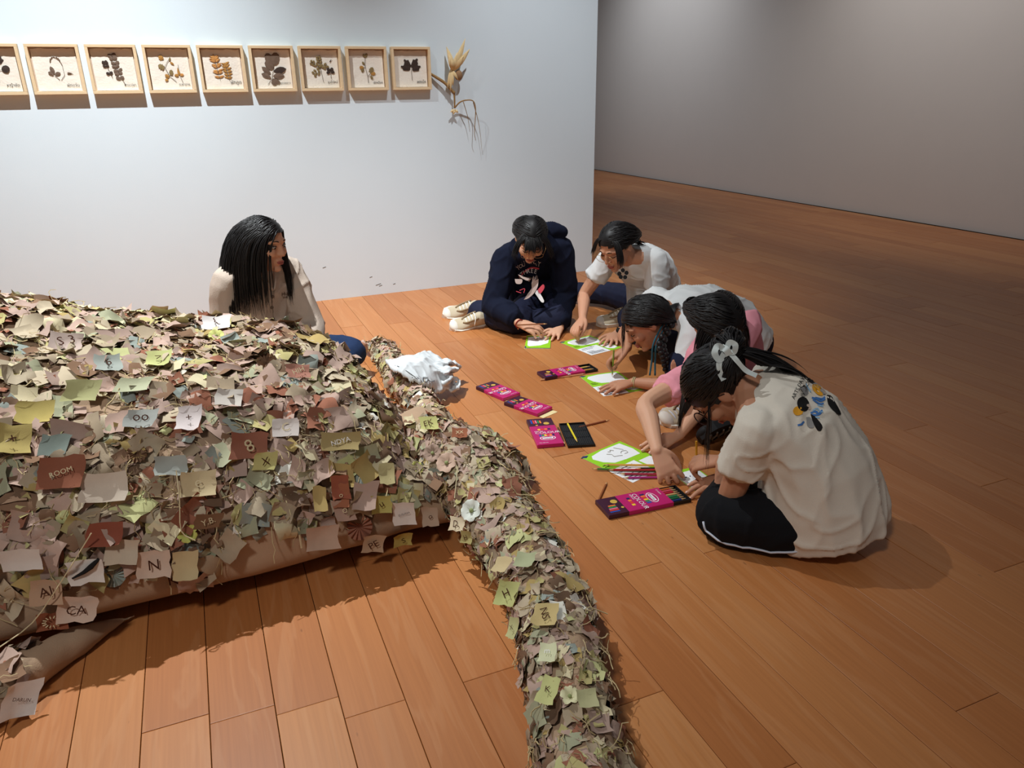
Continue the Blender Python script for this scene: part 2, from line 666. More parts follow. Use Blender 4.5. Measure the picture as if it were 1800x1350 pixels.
lump = vnoise(bv * 5.0, 3) * 0.022 + vnoise(bv * 12.0, 5) * 0.009
bv = bv + nz * (lump * np.clip(bv[:, 2] / 0.2, 0, 1))[:, None]
mesh_obj('body', bv, bf, M_canvas, sculpt, True, origin=SC0)


def limb(pts, rad, seed, name='limb', vox=0.014):
    c = catmull(pts, 5)
    r = [float(np.interp(i / (len(c) - 1) * (len(rad) - 1), range(len(rad)), rad)) for i in range(len(c))]
    m = MB(); m.tube(c, r, 16, round_ends=True)
    v, f = remesh(m, vox, 3)
    v = v + vnormals(v, f) * (vnoise(v * 14.0, seed) * 0.008 + vnoise(v * 40.0, seed + 1) * 0.003)[:, None]
    v[:, 2] = np.maximum(v[:, 2], 0.004)
    mesh_obj(name, v, f, M_canvas, sculpt, True, origin=SC0)
    return v, f


limbA = limb([(0.60, 2.36, .19), (0.69, 2.14, .155), (0.715, 1.92, .118), (0.715, 1.66, .105), (0.685, 1.44, .097),
              (0.625, 1.24, .09), (0.56, 1.04, .085), (0.49, 0.80, .08)], [.13, .125, .115, .105, .097, .09, .084, .08], 11)
limbB = limb([(0.78, 2.72, .065), (0.80, 3.02, .06), (0.775, 3.27, .062), (0.80, 3.56, .060), (0.82, 3.78, .06), (0.80, 3.93, .05), (0.735, 3.99, .045)],
             [.065, .062, .060, .062, .060, .045, .018], 12, vox=0.011)
limbC = limb([(-0.345, 1.975, .012), (-0.47, 1.89, .035), (-0.62, 1.75, .052), (-0.78, 1.58, .062), (-1.0, 1.34, .062)],
             [.010, .040, .058, .068, .068], 13)

FAB = [((180, 154, 140), 5), ((158, 142, 120), 5), ((180, 166, 142), 4), ((146, 98, 78), 1.8), ((128, 100, 80), 2.2), ((172, 162, 112), 1.7),
       ((188, 188, 136), 1.1), ((156, 156, 130), 1.6), ((146, 154, 146), 0.8), ((204, 192, 158), 1.8), ((168, 146, 96), 1.4),
       ((224, 216, 206), 0.4), ((104, 82, 66), 1.5), ((166, 142, 130), 4)]
M_fab = [mat('scrap_cloth_%d' % i, c, rough=0.95, spec=0.08, var=0.16, vscale=28, bump=0.15, bscale=500, rnd=0.10) for i, (c, _) in enumerate([(tuple(min(238, int(q * 1.09)) for q in c0), w0) for c0, w0 in FAB])]
for m in M_fab:
    m.use_backface_culling = False
FW = np.cumsum([w_ for _, w_ in FAB]); FW = FW / FW[-1]
M_threadc = mat('cream_thread', (214, 198, 160), rough=0.9, spec=0.1)
M_thread_d = mat('dark_thread', (74, 44, 32), rough=0.9, spec=0.1)
M_black = mat('black_print', (24, 22, 22), rough=0.8)
M_white_p = mat('white_print', (236, 234, 230), rough=0.8)


def scrap_verts(rg, c, n, w, h, up=None, lift=0.006, curl=None, tilt=0.35, k=4, crumple=0.10):
    """a small piece of cloth: k x k grid, curled and crumpled, lying on normal n around c"""
    n = unit(n)
    t = np.cross(n, V(0, 0, 1)) if up is None else np.cross(up, n)
    if np.linalg.norm(t) < 1e-3: t = V(1, 0, 0)
    t = unit(t); b = np.cross(n, t)
    if up is None:
        a = rg.uniform(0, 2 * PI)
        t, b = math.cos(a) * t + math.sin(a) * b, -math.sin(a) * t + math.cos(a) * b
    ax = rg.uniform(-tilt, tilt); ay = rg.uniform(-tilt, tilt)
    n2 = unit(n + t * ax + b * ay)
    t2 = unit(t - n2 * (t @ n2)); b2 = np.cross(n2, t2)
    if curl is None and rg.random() < 0.45:
        crumple *= 2.3
    cu = rg.uniform(-0.6, 0.7) if curl is None else curl
    cv = rg.uniform(-0.6, 0.7) if curl is None else curl
    sk = rg.uniform(-0.25, 0.25)
    base = lift + 0.5 * (abs(ax) * w + abs(ay) * h) * 0.6
    out = []
    for j in range(k):
        for i in range(k):
            x = (i / (k - 1) - 0.5); y = (j / (k - 1) - 0.5)
            jx = rg.uniform(-0.05, 0.05); jy = rg.uniform(-0.05, 0.05)
            zz = (cu * x * x * w + cv * y * y * h) + rg.uniform(-crumple, crumple) * min(w, h)
            out.append(c + t2 * ((x + jx + sk * y) * w) + b2 * ((y + jy) * h) + n2 * (zz + base))
    return out, t2, b2, n2


def grid_faces(k):
    return [(j * k + i, j * k + i + 1, (j + 1) * k + i + 1, (j + 1) * k + i) for j in range(k - 1) for i in range(k - 1)]


GF4, GF5 = grid_faces(4), grid_faces(5)


def sampler(v, f, rg, ok):
    f = np.asarray(f)
    n = np.cross(v[f[:, 2]] - v[f[:, 0]], v[f[:, 3]] - v[f[:, 1]])
    ar = np.linalg.norm(n, axis=1) * 0.5
    nn = n / np.maximum(1e-12, ar[:, None] * 2)
    c = v[f].mean(1)
    good = ok(c, nn)
    ar = ar * good
    cum = np.cumsum(ar) / ar.sum()
    while True:
        i = int(np.searchsorted(cum, rg.random()))
        i = min(i, len(f) - 1)
        a = rg.random(); b_ = rg.random()
        q = v[f[i]]
        p = (q[0] * (1 - a) + q[1] * a) * (1 - b_) + (q[3] * (1 - a) + q[2] * a) * b_
        yield p, nn[i]


def pick_fab(rg):
    return int(np.searchsorted(FW, rg.random()))


rg = random.Random(5)
# ragged lower edge of the covering along the front, bare canvas below it
def body_ok(c, n):
    edge = 0.172 + 0.02 * np.sin(c[:, 0] * 9) + 0.035 * vnoise(c * V(14, 1, 1), 9)
    bare = (c[:, 1] < 2.35) & (c[:, 2] < edge) & (c[:, 0] < 0.62)
    return (~bare) & (c[:, 2] > 0.03) & (n[:, 2] > -0.35)


def limb_ok(c, n):
    return (n[:, 2] > -0.4) & (c[:, 2] > 0.012)


def limbC_ok(c, n):
    return (n[:, 2] > 0.1) & (c[:, 0] < -0.56)


bs = sampler(bv, bf, rg, body_ok)
sA = sampler(*limbA, rg, lambda c, n: limb_ok(c, n) & (c[:, 1] < 2.3))
sB = sampler(*limbB, rg, limb_ok)
sC = sampler(*limbC, rg, limbC_ok)
stuffs = []      # (verts, faces, material, score)
def proj_px(p):
    q = np.asarray(p) - V(0, 0, CAM_H)
    dz = q @ CD
    return 900 + F_PX * (q @ CR) / dz, 675 - F_PX * (q @ CU) / dz, dz


def scatter(gen, count, smin, smax, lift, tilt, up=None):
    for i in range(count):
        p, n = next(gen)
        s = smin + (smax - smin) * rg.random() ** 2.0
        w_ = s * rg.uniform(0.8, 1.25); h_ = s * rg.uniform(0.7, 1.1)
        vv, _, _, n2 = scrap_verts(rg, p, n, w_, h_, lift=lift * rg.random(), tilt=tilt)
        vv = np.array(vv); vv[:, 2] = np.maximum(vv[:, 2], 0.003)
        x, y, dz = proj_px(p)
        face = max(0.0, -(n @ unit(p - V(0, 0, CAM_H))))
        vis = -20 < x < 1820 and 0 < y < 1370
        stuffs.append((vv, pick_fab(rg), (s / dz) * (0.25 + face) * (1.0 if vis else 0.0) * (0.6 + 0.8 * min(1, lift))))


scatter(bs, 7600, 0.024, 0.082, 0.014, 0.34)
scatter(sA, 1300, 0.022, 0.058, 0.007, 0.22)
scatter(sB, 560, 0.02, 0.05, 0.006, 0.22)
scatter(sC, 260, 0.022, 0.055, 0.008, 0.40)

# --- pieces with writing or a special colour, measured on the surface
bvh = [BVHTree.FromPolygons([tuple(a) for a in v_], [tuple(map(int, q)) for q in f_]) for v_, f_ in ((bv, bf), limbA, limbB, limbC)]


def surf(px, py):
    o_ = Vector((0, 0, CAM_H)); d_ = Vector(unit(ray(px, py)))
    best = None
    for t in bvh:
        h = t.ray_cast(o_, d_)
        if h[0] is not None and (best is None or h[3] < best[2]):
            best = (np.array(h[0]), np.array(h[1]), h[3])
    return best


SPECIAL = [  # px, py, width px, height px, colour, writing, thread, tilt of the writing
    (142, 1057, 50, 40, (224, 200, 184), 'CA', M_thread_d, 0.0), (272, 985, 46, 42, (222, 196, 178), 'N', M_thread_d, 0.1),
    (90, 1031, 40, 36, (196, 160, 132), 'AJ', M_thread_d, 0.25), (92, 1083, 38, 26, (140, 74, 50), '*', M_threadc, 0),
    (186, 936, 46, 34, (140, 66, 50), '', None, 0), (706, 897, 38, 40, (238, 230, 224), 'EUSUNIA', M_black, 0.25),
    (653, 943, 36, 32, (186, 158, 130), 'PE', M_thread_d, 0.5), (600, 776, 62, 30, (176, 158, 104), 'NDYA', M_white_p, 0.25),
    (760, 752, 32, 24, (204, 206, 128), 'EK', M_thread_d, 0.3), (808, 774, 26, 22, (150, 84, 58), 'XX', M_threadc, 0.1),
    (960, 1096, 40, 40, (212, 190, 128), 'NS', M_thread_d, -1.2), (820, 925, 34, 24, (226, 212, 180), 'D.', M_thread_d, 0.1),
    (836, 938, 26, 22, (194, 190, 124), 'H', M_thread_d, 0.3), (700, 935, 32, 26, (190, 176, 92), 'S', M_thread_d, 0.5),
    (752, 900, 28, 34, (190, 170, 152), 'o', M_thread_d, 0), (335, 746, 36, 42, (236, 226, 228), '+', M_thread_d, 0.1),
    (506, 755, 40, 30, (240, 234, 232), 'C', M_threadc, 0.3), (182, 858, 62, 44, (230, 216, 200), '', None, 0),
    (147, 998, 46, 36, (244, 240, 236), '~', M_black, 0.6), (382, 583, 42, 30, (240, 238, 240), '{', M_thread_d, 0.5),
    (147, 692, 46, 32, (206, 210, 150), '', None, 0), (250, 742, 44, 28, (196, 206, 204), 'oo', M_thread_d, 0.0),
    (345, 853, 52, 40, (222, 204, 160), 'e', M_threadc, 0.3), (560, 940, 54, 40, (198, 168, 148), '', None, 0),
    (362, 915, 40, 22, (116, 78, 52), 'Y.B.', M_threadc, 0.3), (26, 1222, 44, 46, (232, 228, 226), 'DARUN', M_thread_d, -0.35),
    (190, 650, 36, 28, (176, 190, 186), '6', M_thread_d, 0.3), (112, 612, 44, 28, (206, 186, 180), 'S 3', M_thread_d, 0.3),
    (285, 645, 36, 30, (206, 214, 140), '>', M_thread_d, 0.3), (430, 785, 60, 42, (156, 94, 76), '8', M_threadc, 0.5),
    (398, 710, 40, 30, (226, 222, 214), '', None, 0), (520, 660, 38, 24, (192, 132, 116), 'HIH', M_threadc, 0.4),
    (600, 870, 26, 40, (160, 90, 62), 'o', M_threadc, 0.2), (592, 855, 30, 40, (160, 80, 58), '', None, 0),
    (665, 880, 34, 30, (196, 190, 104), 'u', M_thread_d, 0.5), (600, 895, 36, 34, (186, 150, 134), 'o', M_threadc, 0.3),
    (640, 875, 40, 46, (190, 160, 148), '', None, 0), (675, 838, 26, 36, (192, 182, 128), '', None, 0),
    (460, 810, 36, 30, (212, 208, 132), 'X', M_thread_d, 0.2), (905, 1042, 40, 40, (206, 216, 140), 'H', M_thread_d, 0.6),
    (898, 1005, 36, 28, (214, 194, 146), '', None, 0), (930, 1000, 34, 30, (176, 186, 146), '', None, 0),
    (922, 1105, 22, 34, (206, 210, 150), 'X', M_thread_d, 0.4), (972, 1165, 28, 34, (226, 232, 190), 'm', M_white_p, 0),
    (970, 1232, 30, 46, (206, 212, 140), 'K', M_thread_d, 0.2), (1022, 1240, 34, 28, (198, 200, 150), '', None, 0),
    (612, 605, 28, 18, (176, 186, 190), '', None, 0), (808, 620, 2, 2, (160, 150, 90), '', None, 0),
    (120, 830, 60, 46, (142, 80, 60), 'ROOM', M_threadc, 0.3), (300, 820, 46, 30, (176, 188, 184), '', None, 0),
    (20, 780, 44, 44, (196, 178, 104), '+', M_thread_d, 0.3), (95, 795, 36, 34, (110, 126, 122), '', None, 0),
    (60, 735, 46, 34, (208, 192, 108), '', None, 0), (555, 880, 22, 40, (196, 170, 104), '', None, 0),
    (240, 690, 48, 26, (196, 204, 170), '', None, 0), (40, 975, 50, 30, (236, 226, 220), '', None, 0),
    (330, 990, 36, 44, (206, 186, 140), '', None, 0), (225, 965, 46, 36, (206, 190, 168), '', None, 0)]


def conform_text(s, mat_, host_c, t, b, n, wid, parent, rot, off=0.004):
    vv, ff = text2d(s, 1.0)
    if not len(ff): return
    mn, mx = vv.min(0), vv.max(0)
    vv = vv - (mn + mx) / 2
    sc_ = wid / max(0.35, (mx - mn)[0])
    sc_ = min(sc_, wid * 0.95)
    ca, sa = math.cos(rot), math.sin(rot)
    pts = [host_c + t * ((x * ca - y * sa) * sc_) + b * ((x * sa + y * ca) * sc_) + n * off for x, y in vv]
    # a slight thickness like stitched yarn
    k = len(pts)
    pts2 = pts + [p + n * 0.0012 for p in pts]
    ff2 = [tuple(i + k for i in q) for q in ff]
    mesh_obj('stitched_lettering', pts2, ff2, mat_, parent, origin=SC0)


n_ind = 0
for px, py, wp, hp, rgb, txt, th, rot in SPECIAL:
    h = surf(px, py)
    if h is None or wp < 5: continue
    p, n, dist = h
    face = unit(V(0, 0, CAM_H) - p)
    n = unit(n * 0.7 + face * 0.5)
    ppm = F_PX / dist
    w_, h_ = wp / ppm, hp / ppm
    up = unit(CU - n * (CU @ n))
    vv, t2, b2, n2 = scrap_verts(rg, p, n, w_, h_, up=up, lift=0.032, curl=0.35, tilt=0.2, k=5, crumple=0.055)
    rgb = tuple(int(a * .8 + b * .2) for a, b in zip(rgb, (178, 156, 134)))
    w_, h_ = w_ * .82, h_ * .82
    mt = mat('scrap_cloth_special', rgb, rough=0.95, spec=0.08, var=0.08, vscale=40, bump=0.12, bscale=500)
    o = mesh_obj('fabric_scrap', vv, GF5, mt, sculpt, True, origin=SC0)
    n_ind += 1
    if txt == '~':        # black bird shape
        m2 = MB()
        c_ = np.mean(vv, 0)
        m2.tube([c_ + t2 * a + b2 * b_ + n2 * 0.004 for a, b_ in ((.03, .03), (.012, .012), (-.004, 0), (-.03, -.012))], [.004, .007, .005, .002], 6)
        m2.build('printed_bird', M_black, o, origin=SC0)
    elif txt == '*':
        m2 = MB()
        c_ = np.mean(vv, 0)
        for q in range(14):
            a = 2 * PI * q / 14
            m2.tube([c_ + t2 * (math.cos(a) * w_ * r_) + b2 * (math.sin(a) * h_ * r_) + n2 * 0.005 for r_ in (0.24, 0.40)], 0.0016, 4)
        m2.build('stitched_rays', M_threadc, o, origin=SC0)
    elif txt:
        conform_text(txt, th, np.mean(vv, 0), t2, b2, n2, w_ * 0.62, o, rot)

for ch, px, py in (('K', 306, 1012), ('Y', 330, 1006), ('L', 356, 1002)):
    h = surf(px, py)
    if h:
        n_ = unit(h[1]); up = unit(CU - n_ * (CU @ n_)); t_ = np.cross(up, n_)
        conform_text(ch, M_thread_d, h[0], t_, up, n_, 26 / (F_PX / h[2]), sculpt, 0.15, off=0.02)

# --- rosettes, flowers
def rosette(p, n, r, m, k=14):
    n = unit(n); t = unit(np.cross(n, V(0.3, 0.2, 1))); b = np.cross(n, t)
    vs = [p + n * 0.012]
    for i in range(k * 2):
        a = PI * i / k
        z = 0.012 if i % 2 else 0.024
        vs.append(p + (math.cos(a) * t + math.sin(a) * b) * r * (1 if i % 2 else 0.93) + n * z)
    fs = [(0, 1 + i, 1 + (i + 1) % (2 * k)) for i in range(2 * k)]
    mesh_obj('pleated_rosette', vs, fs, m, sculpt, origin=SC0)


for px, py, rr, ci in ((537, 735, .028, 1), (545, 765, .03, 1), (546, 800, .03, 13), (548, 825, .028, 1), (470, 640, .032, 4), (560, 640, .026, 3),
                       (630, 925, .04, 3), (200, 1010, .03, 8), (240, 800, .026, 4)):
    h = surf(px, py)
    if h: rosette(h[0], unit(h[1] + 0.4 * unit(V(0, 0, CAM_H) - h[0])), rr, M_fab[ci])


def fabric_flower(px, py, r, rgb, petals=6):
    h = surf(px, py)
    if not h: return
    p = h[0]; n = unit(h[1] + 0.6 * unit(V(0, 0, CAM_H) - h[0]))
    t = unit(np.cross(n, V(0, 0, 1))); b = np.cross(n, t)
    m = mat('fabric_flower_cloth', rgb, rough=0.9, spec=0.1, var=0.06)
    fl = MB()
    for i in range(petals):
        a = 2 * PI * i / petals
        d_ = math.cos(a) * t + math.sin(a) * b
        s_ = np.cross(n, d_)
        rows = []
        for u_, wd, z in ((0.1, .12, .018), (0.45, .42, .024), (0.8, .44, .030), (1.0, .22, .026)):
            rows += [p + d_ * r * u_ - s_ * r * wd + n * (z + .004), p + d_ * r * u_ + n * z, p + d_ * r * u_ + s_ * r * wd + n * (z + .004)]
        fl.add(rows, [(j * 3 + i2, j * 3 + i2 + 1, j * 3 + i2 + 4, j * 3 + i2 + 3) for j in range(3) for i2 in range(2)])
    o = fl.build('fabric_flower', m, sculpt, True, origin=SC0)
    c = MB(); c.ell(p + n * 0.026, (.2 * r, .2 * r, .2 * r))
    c.build('flower_centre', mat('flower_centre', (150, 160, 110)), o, True, origin=SC0)


fabric_flower(836, 900, 0.034, (226, 230, 220))
fabric_flower(790, 818, 0.034, (206, 176, 156))
fabric_flower(765, 800, 0.030, (176, 150, 134), 7)
fabric_flower(725, 828, 0.022, (206, 206, 120), 5)
fabric_flower(1002, 1233, 0.02, (224, 220, 180), 5)
fabric_flower(380, 600, 0.026, (206, 208, 130), 6)
fabric_flower(330, 935, 0.026, (196, 200, 110), 5)

# --- the rest of the scraps: the largest in view as parts, the others as one covering layer
stuffs.sort(key=lambda s: -s[2])
N_IND = 292 - n_ind
cache_n = 0
for vv, fi, sc_ in stuffs[:N_IND]:
    mesh_obj('fabric_scrap', vv, GF4, M_fab[fi], sculpt, True, origin=SC0)
allv = np.concatenate([s[0] for s in stuffs[N_IND:]]) - SC0
nst = len(stuffs) - N_IND
gf = np.array(GF4)
allf = (gf[None] + (np.arange(nst) * 16)[:, None, None]).reshape(-1, 4)
mi = np.repeat([s[1] for s in stuffs[N_IND:]], 9)
o = mesh_obj('scrap_covering', allv, allf, M_fab, sculpt, True, midx=mi)
tag(o, 'dense layer of small faded fabric scraps', kind='stuff')

# --- loose threads
th = MB()
for gen, cnt, ln0, ln1 in ((bs, 2600, .03, .11), (sA, 320, .03, .08), (sB, 60, .03, .07), (sC, 50, .03, .08)):
    for i in range(cnt):
        p, n = next(gen)
        t = unit(np.cross(n, V(rg.uniform(-1, 1), rg.uniform(-1, 1), rg.uniform(-1, 1))))
        ln = rg.uniform(ln0, ln1)
        pts = [p + n * 0.012]
        dcur = t
        for q in range(5):
            dcur = unit(dcur + 0.9 * np.array([rg.uniform(-1, 1) for _ in range(3)]) + V(0, 0, -0.15))
            dcur = unit(dcur - n * (dcur @ n) * 0.8)
            pts.append(pts[-1] + dcur * ln / 5 + n * rg.uniform(-0.002, 0.006))
        for q in pts: q[2] = max(q[2], 0.004)
        th.tube(pts, rg.uniform(0.0008, 0.0017), 3)
o = th.build('loose_thread', mat('thread_mix', (196, 176, 134), rough=0.9, spec=0.1, var=0.35, vscale=9), sculpt, origin=SC0)
tag(o, 'tangle of loose cream threads', kind='stuff')
def long_thread(pix, r=0.0016, lift=0.03):
    pts = []
    for a in pix:
        h = surf(*a)
        if h: pts.append(h[0] + (h[1] + unit(V(0, 0, CAM_H) - h[0])) * lift)
    if len(pts) > 1:
        m2 = MB(); m2.tube(catmull(pts, 3), r, 5); m2.build('hanging_string', M_threadc, sculpt, origin=SC0)


long_thread([(4, 1160), (60, 1085), (110, 1010), (160, 930)])
long_thread([(310, 830), (316, 880), (318, 930), (345, 945)])
long_thread([(522, 925), (528, 960), (532, 1000), (536, 1030)], 0.003, 0.012)
long_thread([(612, 940), (609, 965)], 0.003, 0.012)
long_thread([(812, 830), (812, 880)], 0.0016, 0.03)
long_thread([(785, 920), (787, 950), (790, 975)], 0.002, 0.012)
# ------------------------------------------------------------------ framed pressed plants on the wall
M_pine = mat('pine_frame', (226, 200, 162), rough=0.55, spec=0.3, var=0.10, vscale=14, stretch=(1, 1, 6))
M_muslin = mat('muslin', (238, 230, 218), rough=0.95, spec=0.1, var=0.03, vscale=60, bump=0.5, bscale=90)
M_back = mat('frame_backing', (206, 184, 164), rough=0.9)
M_ink = mat('ink', (28, 24, 24), rough=0.9)
LEAF = {'dark': mat('leaf_dark', (62, 48, 42), 0.8, var=0.3, vscale=60), 'grey': mat('leaf_grey', (112, 92, 78), 0.8, var=0.25, vscale=60),
        'gold': mat('leaf_gold', (176, 128, 66), 0.8, var=0.25, vscale=60), 'olive': mat('leaf_olive', (136, 116, 78), 0.8, var=0.25, vscale=60),
        'orange': mat('leaf_orange', (196, 138, 76), 0.8, var=0.25, vscale=60)}
M_stem = mat('dry_stem', (74, 58, 48), 0.8, var=0.2)
FS, FD = 0.268, 0.042         # frame side and depth
FY = WALL_Y - FD


def leaf_poly(x, z, a, ln, wd, shape='oval'):
    """leaf outline in frame coordinates (x right, z up), tip in direction a"""
    pts = []
    prof = {'oval': [(0, 0), (.12, .5), (.35, .95), (.6, 1), (.82, .7), (1, 0)],
            'round': [(0, 0), (.06, .6), (.3, 1), (.65, 1), (.92, .6), (1, 0)],
            'point': [(0, 0), (.1, .6), (.3, 1), (.55, .75), (.8, .35), (1, 0)],
            'lobe': [(0, 0), (.1, .8), (.3, .7), (.45, 1), (.62, .7), (.8, .75), (1, 0)],
            'wing': [(0, 0), (.1, .55), (.4, .8), (.7, 1), (.8, .4), (1, .25), (1.02, 0)]}[shape]
    for u, w_ in prof: pts.append((u * ln, w_ * wd / 2))
    for u, w_ in prof[-2:0:-1]: pts.append((u * ln, -w_ * wd / 2))
    ca, sa = math.cos(a), math.sin(a)
    return [(x + u * ca - w_ * sa, z + u * sa + w_ * ca) for u, w_ in pts]


def herb_frame(cx, caption, leaves, stems, label, tiltz=0.0):
    """leaves: (x, z, angle deg, length, width, shape, colour) in cm from the middle of the cloth"""
    cz = 1.5315
    root = empty('herbarium_frame', (cx, WALL_Y, cz), label, 'picture frame', 'pressed plant frames on the white wall')
    h = FS / 2
    t = 0.0165
    for sx, sz, lx, lz in ((0, 1, h, t / 2), (0, -1, h, t / 2), (1, 0, t / 2, h - t), (-1, 0, t / 2, h - t)):
        b_ = MB()
        b_.box((sx * (h - t / 2), -FD / 2, sz * (h - t / 2)), (lx, FD / 2, lz), bevel=0.0012)
        b_.build('rail', M_pine, root)
    b_ = MB(); b_.box((0, -0.004, 0), (h - t, 0.004, h - t)); b_.build('backing', M_back, root)
    # cloth with a slightly wavy top edge
    n = 13
    vs = []
    r_ = random.Random(int(cx * 100) + 3)
    for j in range(n):
        for i in range(n):
            x = (i / (n - 1) - .5) * 0.222
            z = -0.115 + (j / (n - 1)) * 0.226
            if j == n - 1: z += r_.uniform(-.003, .003)
            vs.append(V(x, -0.0115 - 0.003 * abs(r_.gauss(0, .5)), z))
    cl = mesh_obj('muslin_cloth', vs, grid_faces(n)[::1], M_muslin, root, True)
    yy = -0.0165
    for (x, z, a, ln, wd, shp, colr) in leaves:
        pl = leaf_poly(x / 100, z / 100, math.radians(a), ln / 100, wd / 100, shp)
        n_ = len(pl)
        mid = (sum(p[0] for p in pl) / n_, sum(p[1] for p in pl) / n_)
        vv = [V(p[0], yy + r_.uniform(-.0012, .0008), p[1]) for p in pl] + [V(p[0], yy + .0014, p[1]) for p in pl] + [V(mid[0], yy - 0.0016, mid[1])]
        ff = [(k, (k + 1) % n_, 2 * n_) for k in range(n_)] + [(k, n_ + k, n_ + (k + 1) % n_, (k + 1) % n_) for k in range(n_)]
        mesh_obj('leaf', vv, ff, LEAF[colr], root)
    if stems:
        s_ = MB()
        for st in stems:
            s_.tube([V(p[0] / 100, yy, p[1] / 100) for p in st], 0.0011, 5)
        s_.build('stem', M_stem, root)
    vv, ff = text2d(caption, 1.0)
    if len(ff):
        mn, mx = vv.min(0), vv.max(0)
        sc_ = 0.062 / (mx - mn)[0]
        pts = [V(0.100 - (mx[0] - x) * sc_, yy + 0.0005, -0.092 + (y - mn[1]) * sc_) for x, y in vv]
        o = mesh_obj('caption', pts, ff, M_ink, root)
    return root


xs = [-1.205 + 0.1345] + [float(aty(p, 120, FY)[0]) for p in ()]
fx0, fstep = -0.7625 + FS / 2 + 0.0, 0.3007
G9 = []
def pairs(path, n, ln, wd, a1, colr, shp='oval', jit=12, start=0.15):
    """opposite leaves along a stem"""
    out = []
    r_ = random.Random(len(path) * 7 + n)
    pp = catmull([V(p[0], p[1], 0) for p in path], 6)
    for i in range(n):
        t = start + (1 - start) * i / max(1, n - 1)
        k = min(len(pp) - 2, int(t * (len(pp) - 1)))
        d_ = pp[k + 1] - pp[k]
        a = math.degrees(math.atan2(d_[1], d_[0]))
        for s in (1, -1):
            out.append((pp[k][0], pp[k][1], a + s * a1 + r_.uniform(-jit, jit), ln * r_.uniform(.8, 1.1), wd * r_.uniform(.85, 1.1), shp, colr))
    return out


herb_frame(fx0 - fstep, 'หญ้าขัด', [(-2, 0, 60, 4.2, 3.2, 'lobe', 'dark'), (2.5, 3, 70, 4, 3.6, 'wing', 'dark'), (3.6, -1.2, 45, 4.2, 3.6, 'round', 'dark'),
           (0.2, -0.6, 60, 2.4, 2.2, 'oval', 'dark')], [[(0.8, -6), (0, -1), (-2.4, 6)], [(0, -1), (3.2, 0)]],
           'leftmost herbarium frame, cut off by the photo edge, with broad dark leaves')
herb_frame(fx0, 'ผักแว่น', [(-1.6, -2.5, 105, 4.4, 2.2, 'oval', 'grey'), (-1.9, -2.8, 150, 3.0, 2.0, 'oval', 'grey'), (-1.3, -2.8, 20, 3.2, 2.0, 'oval', 'grey'),
           (5.0, -1.8, -8, 3.2, 1.0, 'point', 'grey')] + [(0.2 + 2.4 * math.cos(t), 4.2 + 2.4 * math.sin(t), math.degrees(t) + 90, 1.0, .7, 'oval', 'grey') for t in (0.1, .5, .9, 1.4, 1.9, 2.4, 2.8)],
           [[(1.4, -5.6), (3.6, -3), (3.4, 2.5), (2.2, 5.8), (-0.6, 6.8), (-2.2, 5)], [(-1.6, -2.8), (0.6, -5.6)]],
           'herbarium frame with one thin looping stem and three small leaves')
herb_frame(fx0 + fstep, 'กำมะปลา', pairs([(2.5, -7), (2, -2), (0.8, 3), (-0.2, 8)], 7, 2.6, 1.8, 62, 'grey', 'round') + pairs([(-2.6, -3.5), (-4.2, 2), (-4.4, 4)], 4, 1.9, 1.5, 60, 'dark', 'round'),
           [[(4.4, -8.8), (2, -2), (-0.2, 8)], [(-1.8, -4.6), (-4.4, 4)]],
           'herbarium frame with two upright rows of small round grey leaves')
herb_frame(fx0 + 2 * fstep, 'กะหางาย', [(-3.4, 5.0, 110, 3.0, 3.0, 'lobe', 'gold'), (-3.0, 0.5, 150, 3.6, 3.4, 'lobe', 'olive'), (0.5, 4.6, 70, 2.2, 1.2, 'lobe', 'olive'),
           (0.9, 4.0, -40, 2.4, 1.4, 'lobe', 'gold'), (-1.0, -4.4, 150, 2.6, 2.4, 'lobe', 'gold'), (0.2, -3.4, 80, 3.2, 2.6, 'lobe', 'olive'), (-1.8, -5.6, 200, 2.0, 1.6, 'lobe', 'gold'),
           (4.8, -3.2, 95, 4.4, 1.6, 'point', 'gold'), (4.4, -3.4, 180, 2.4, 1.8, 'lobe', 'gold'), (5.2, -3.4, 15, 2.2, 1.8, 'lobe', 'orange')],
           [[(2.6, -7), (-0.6, -4), (-2.6, 1), (-0.8, 4), (0.6, 5.6)], [(6.2, -7.4), (4.9, -3), (5, 2.6)]],
           'herbarium frame with scattered yellow gold lobed leaves')
herb_frame(fx0 + 3 * fstep, 'ผักกูด', pairs([(-2.4, -6), (-3.0, 1), (-4.0, 7.5)], 8, 3.4, 1.4, 68, 'orange', 'point', 6) + [(-3.8, 4.5, 96, 4.2, 2.2, 'point', 'orange')] +
           pairs([(3.0, -6), (2.6, -1), (1.8, 3.4)], 6, 2.8, 1.3, 68, 'gold', 'point', 6) + [(2.2, 0.6, 98, 3.4, 1.6, 'point', 'gold')],
           [[(-2.2, -6.6), (-4.0, 7.5)], [(3.2, -6.6), (1.8, 3.4)]], 'herbarium frame with two orange fern fronds')
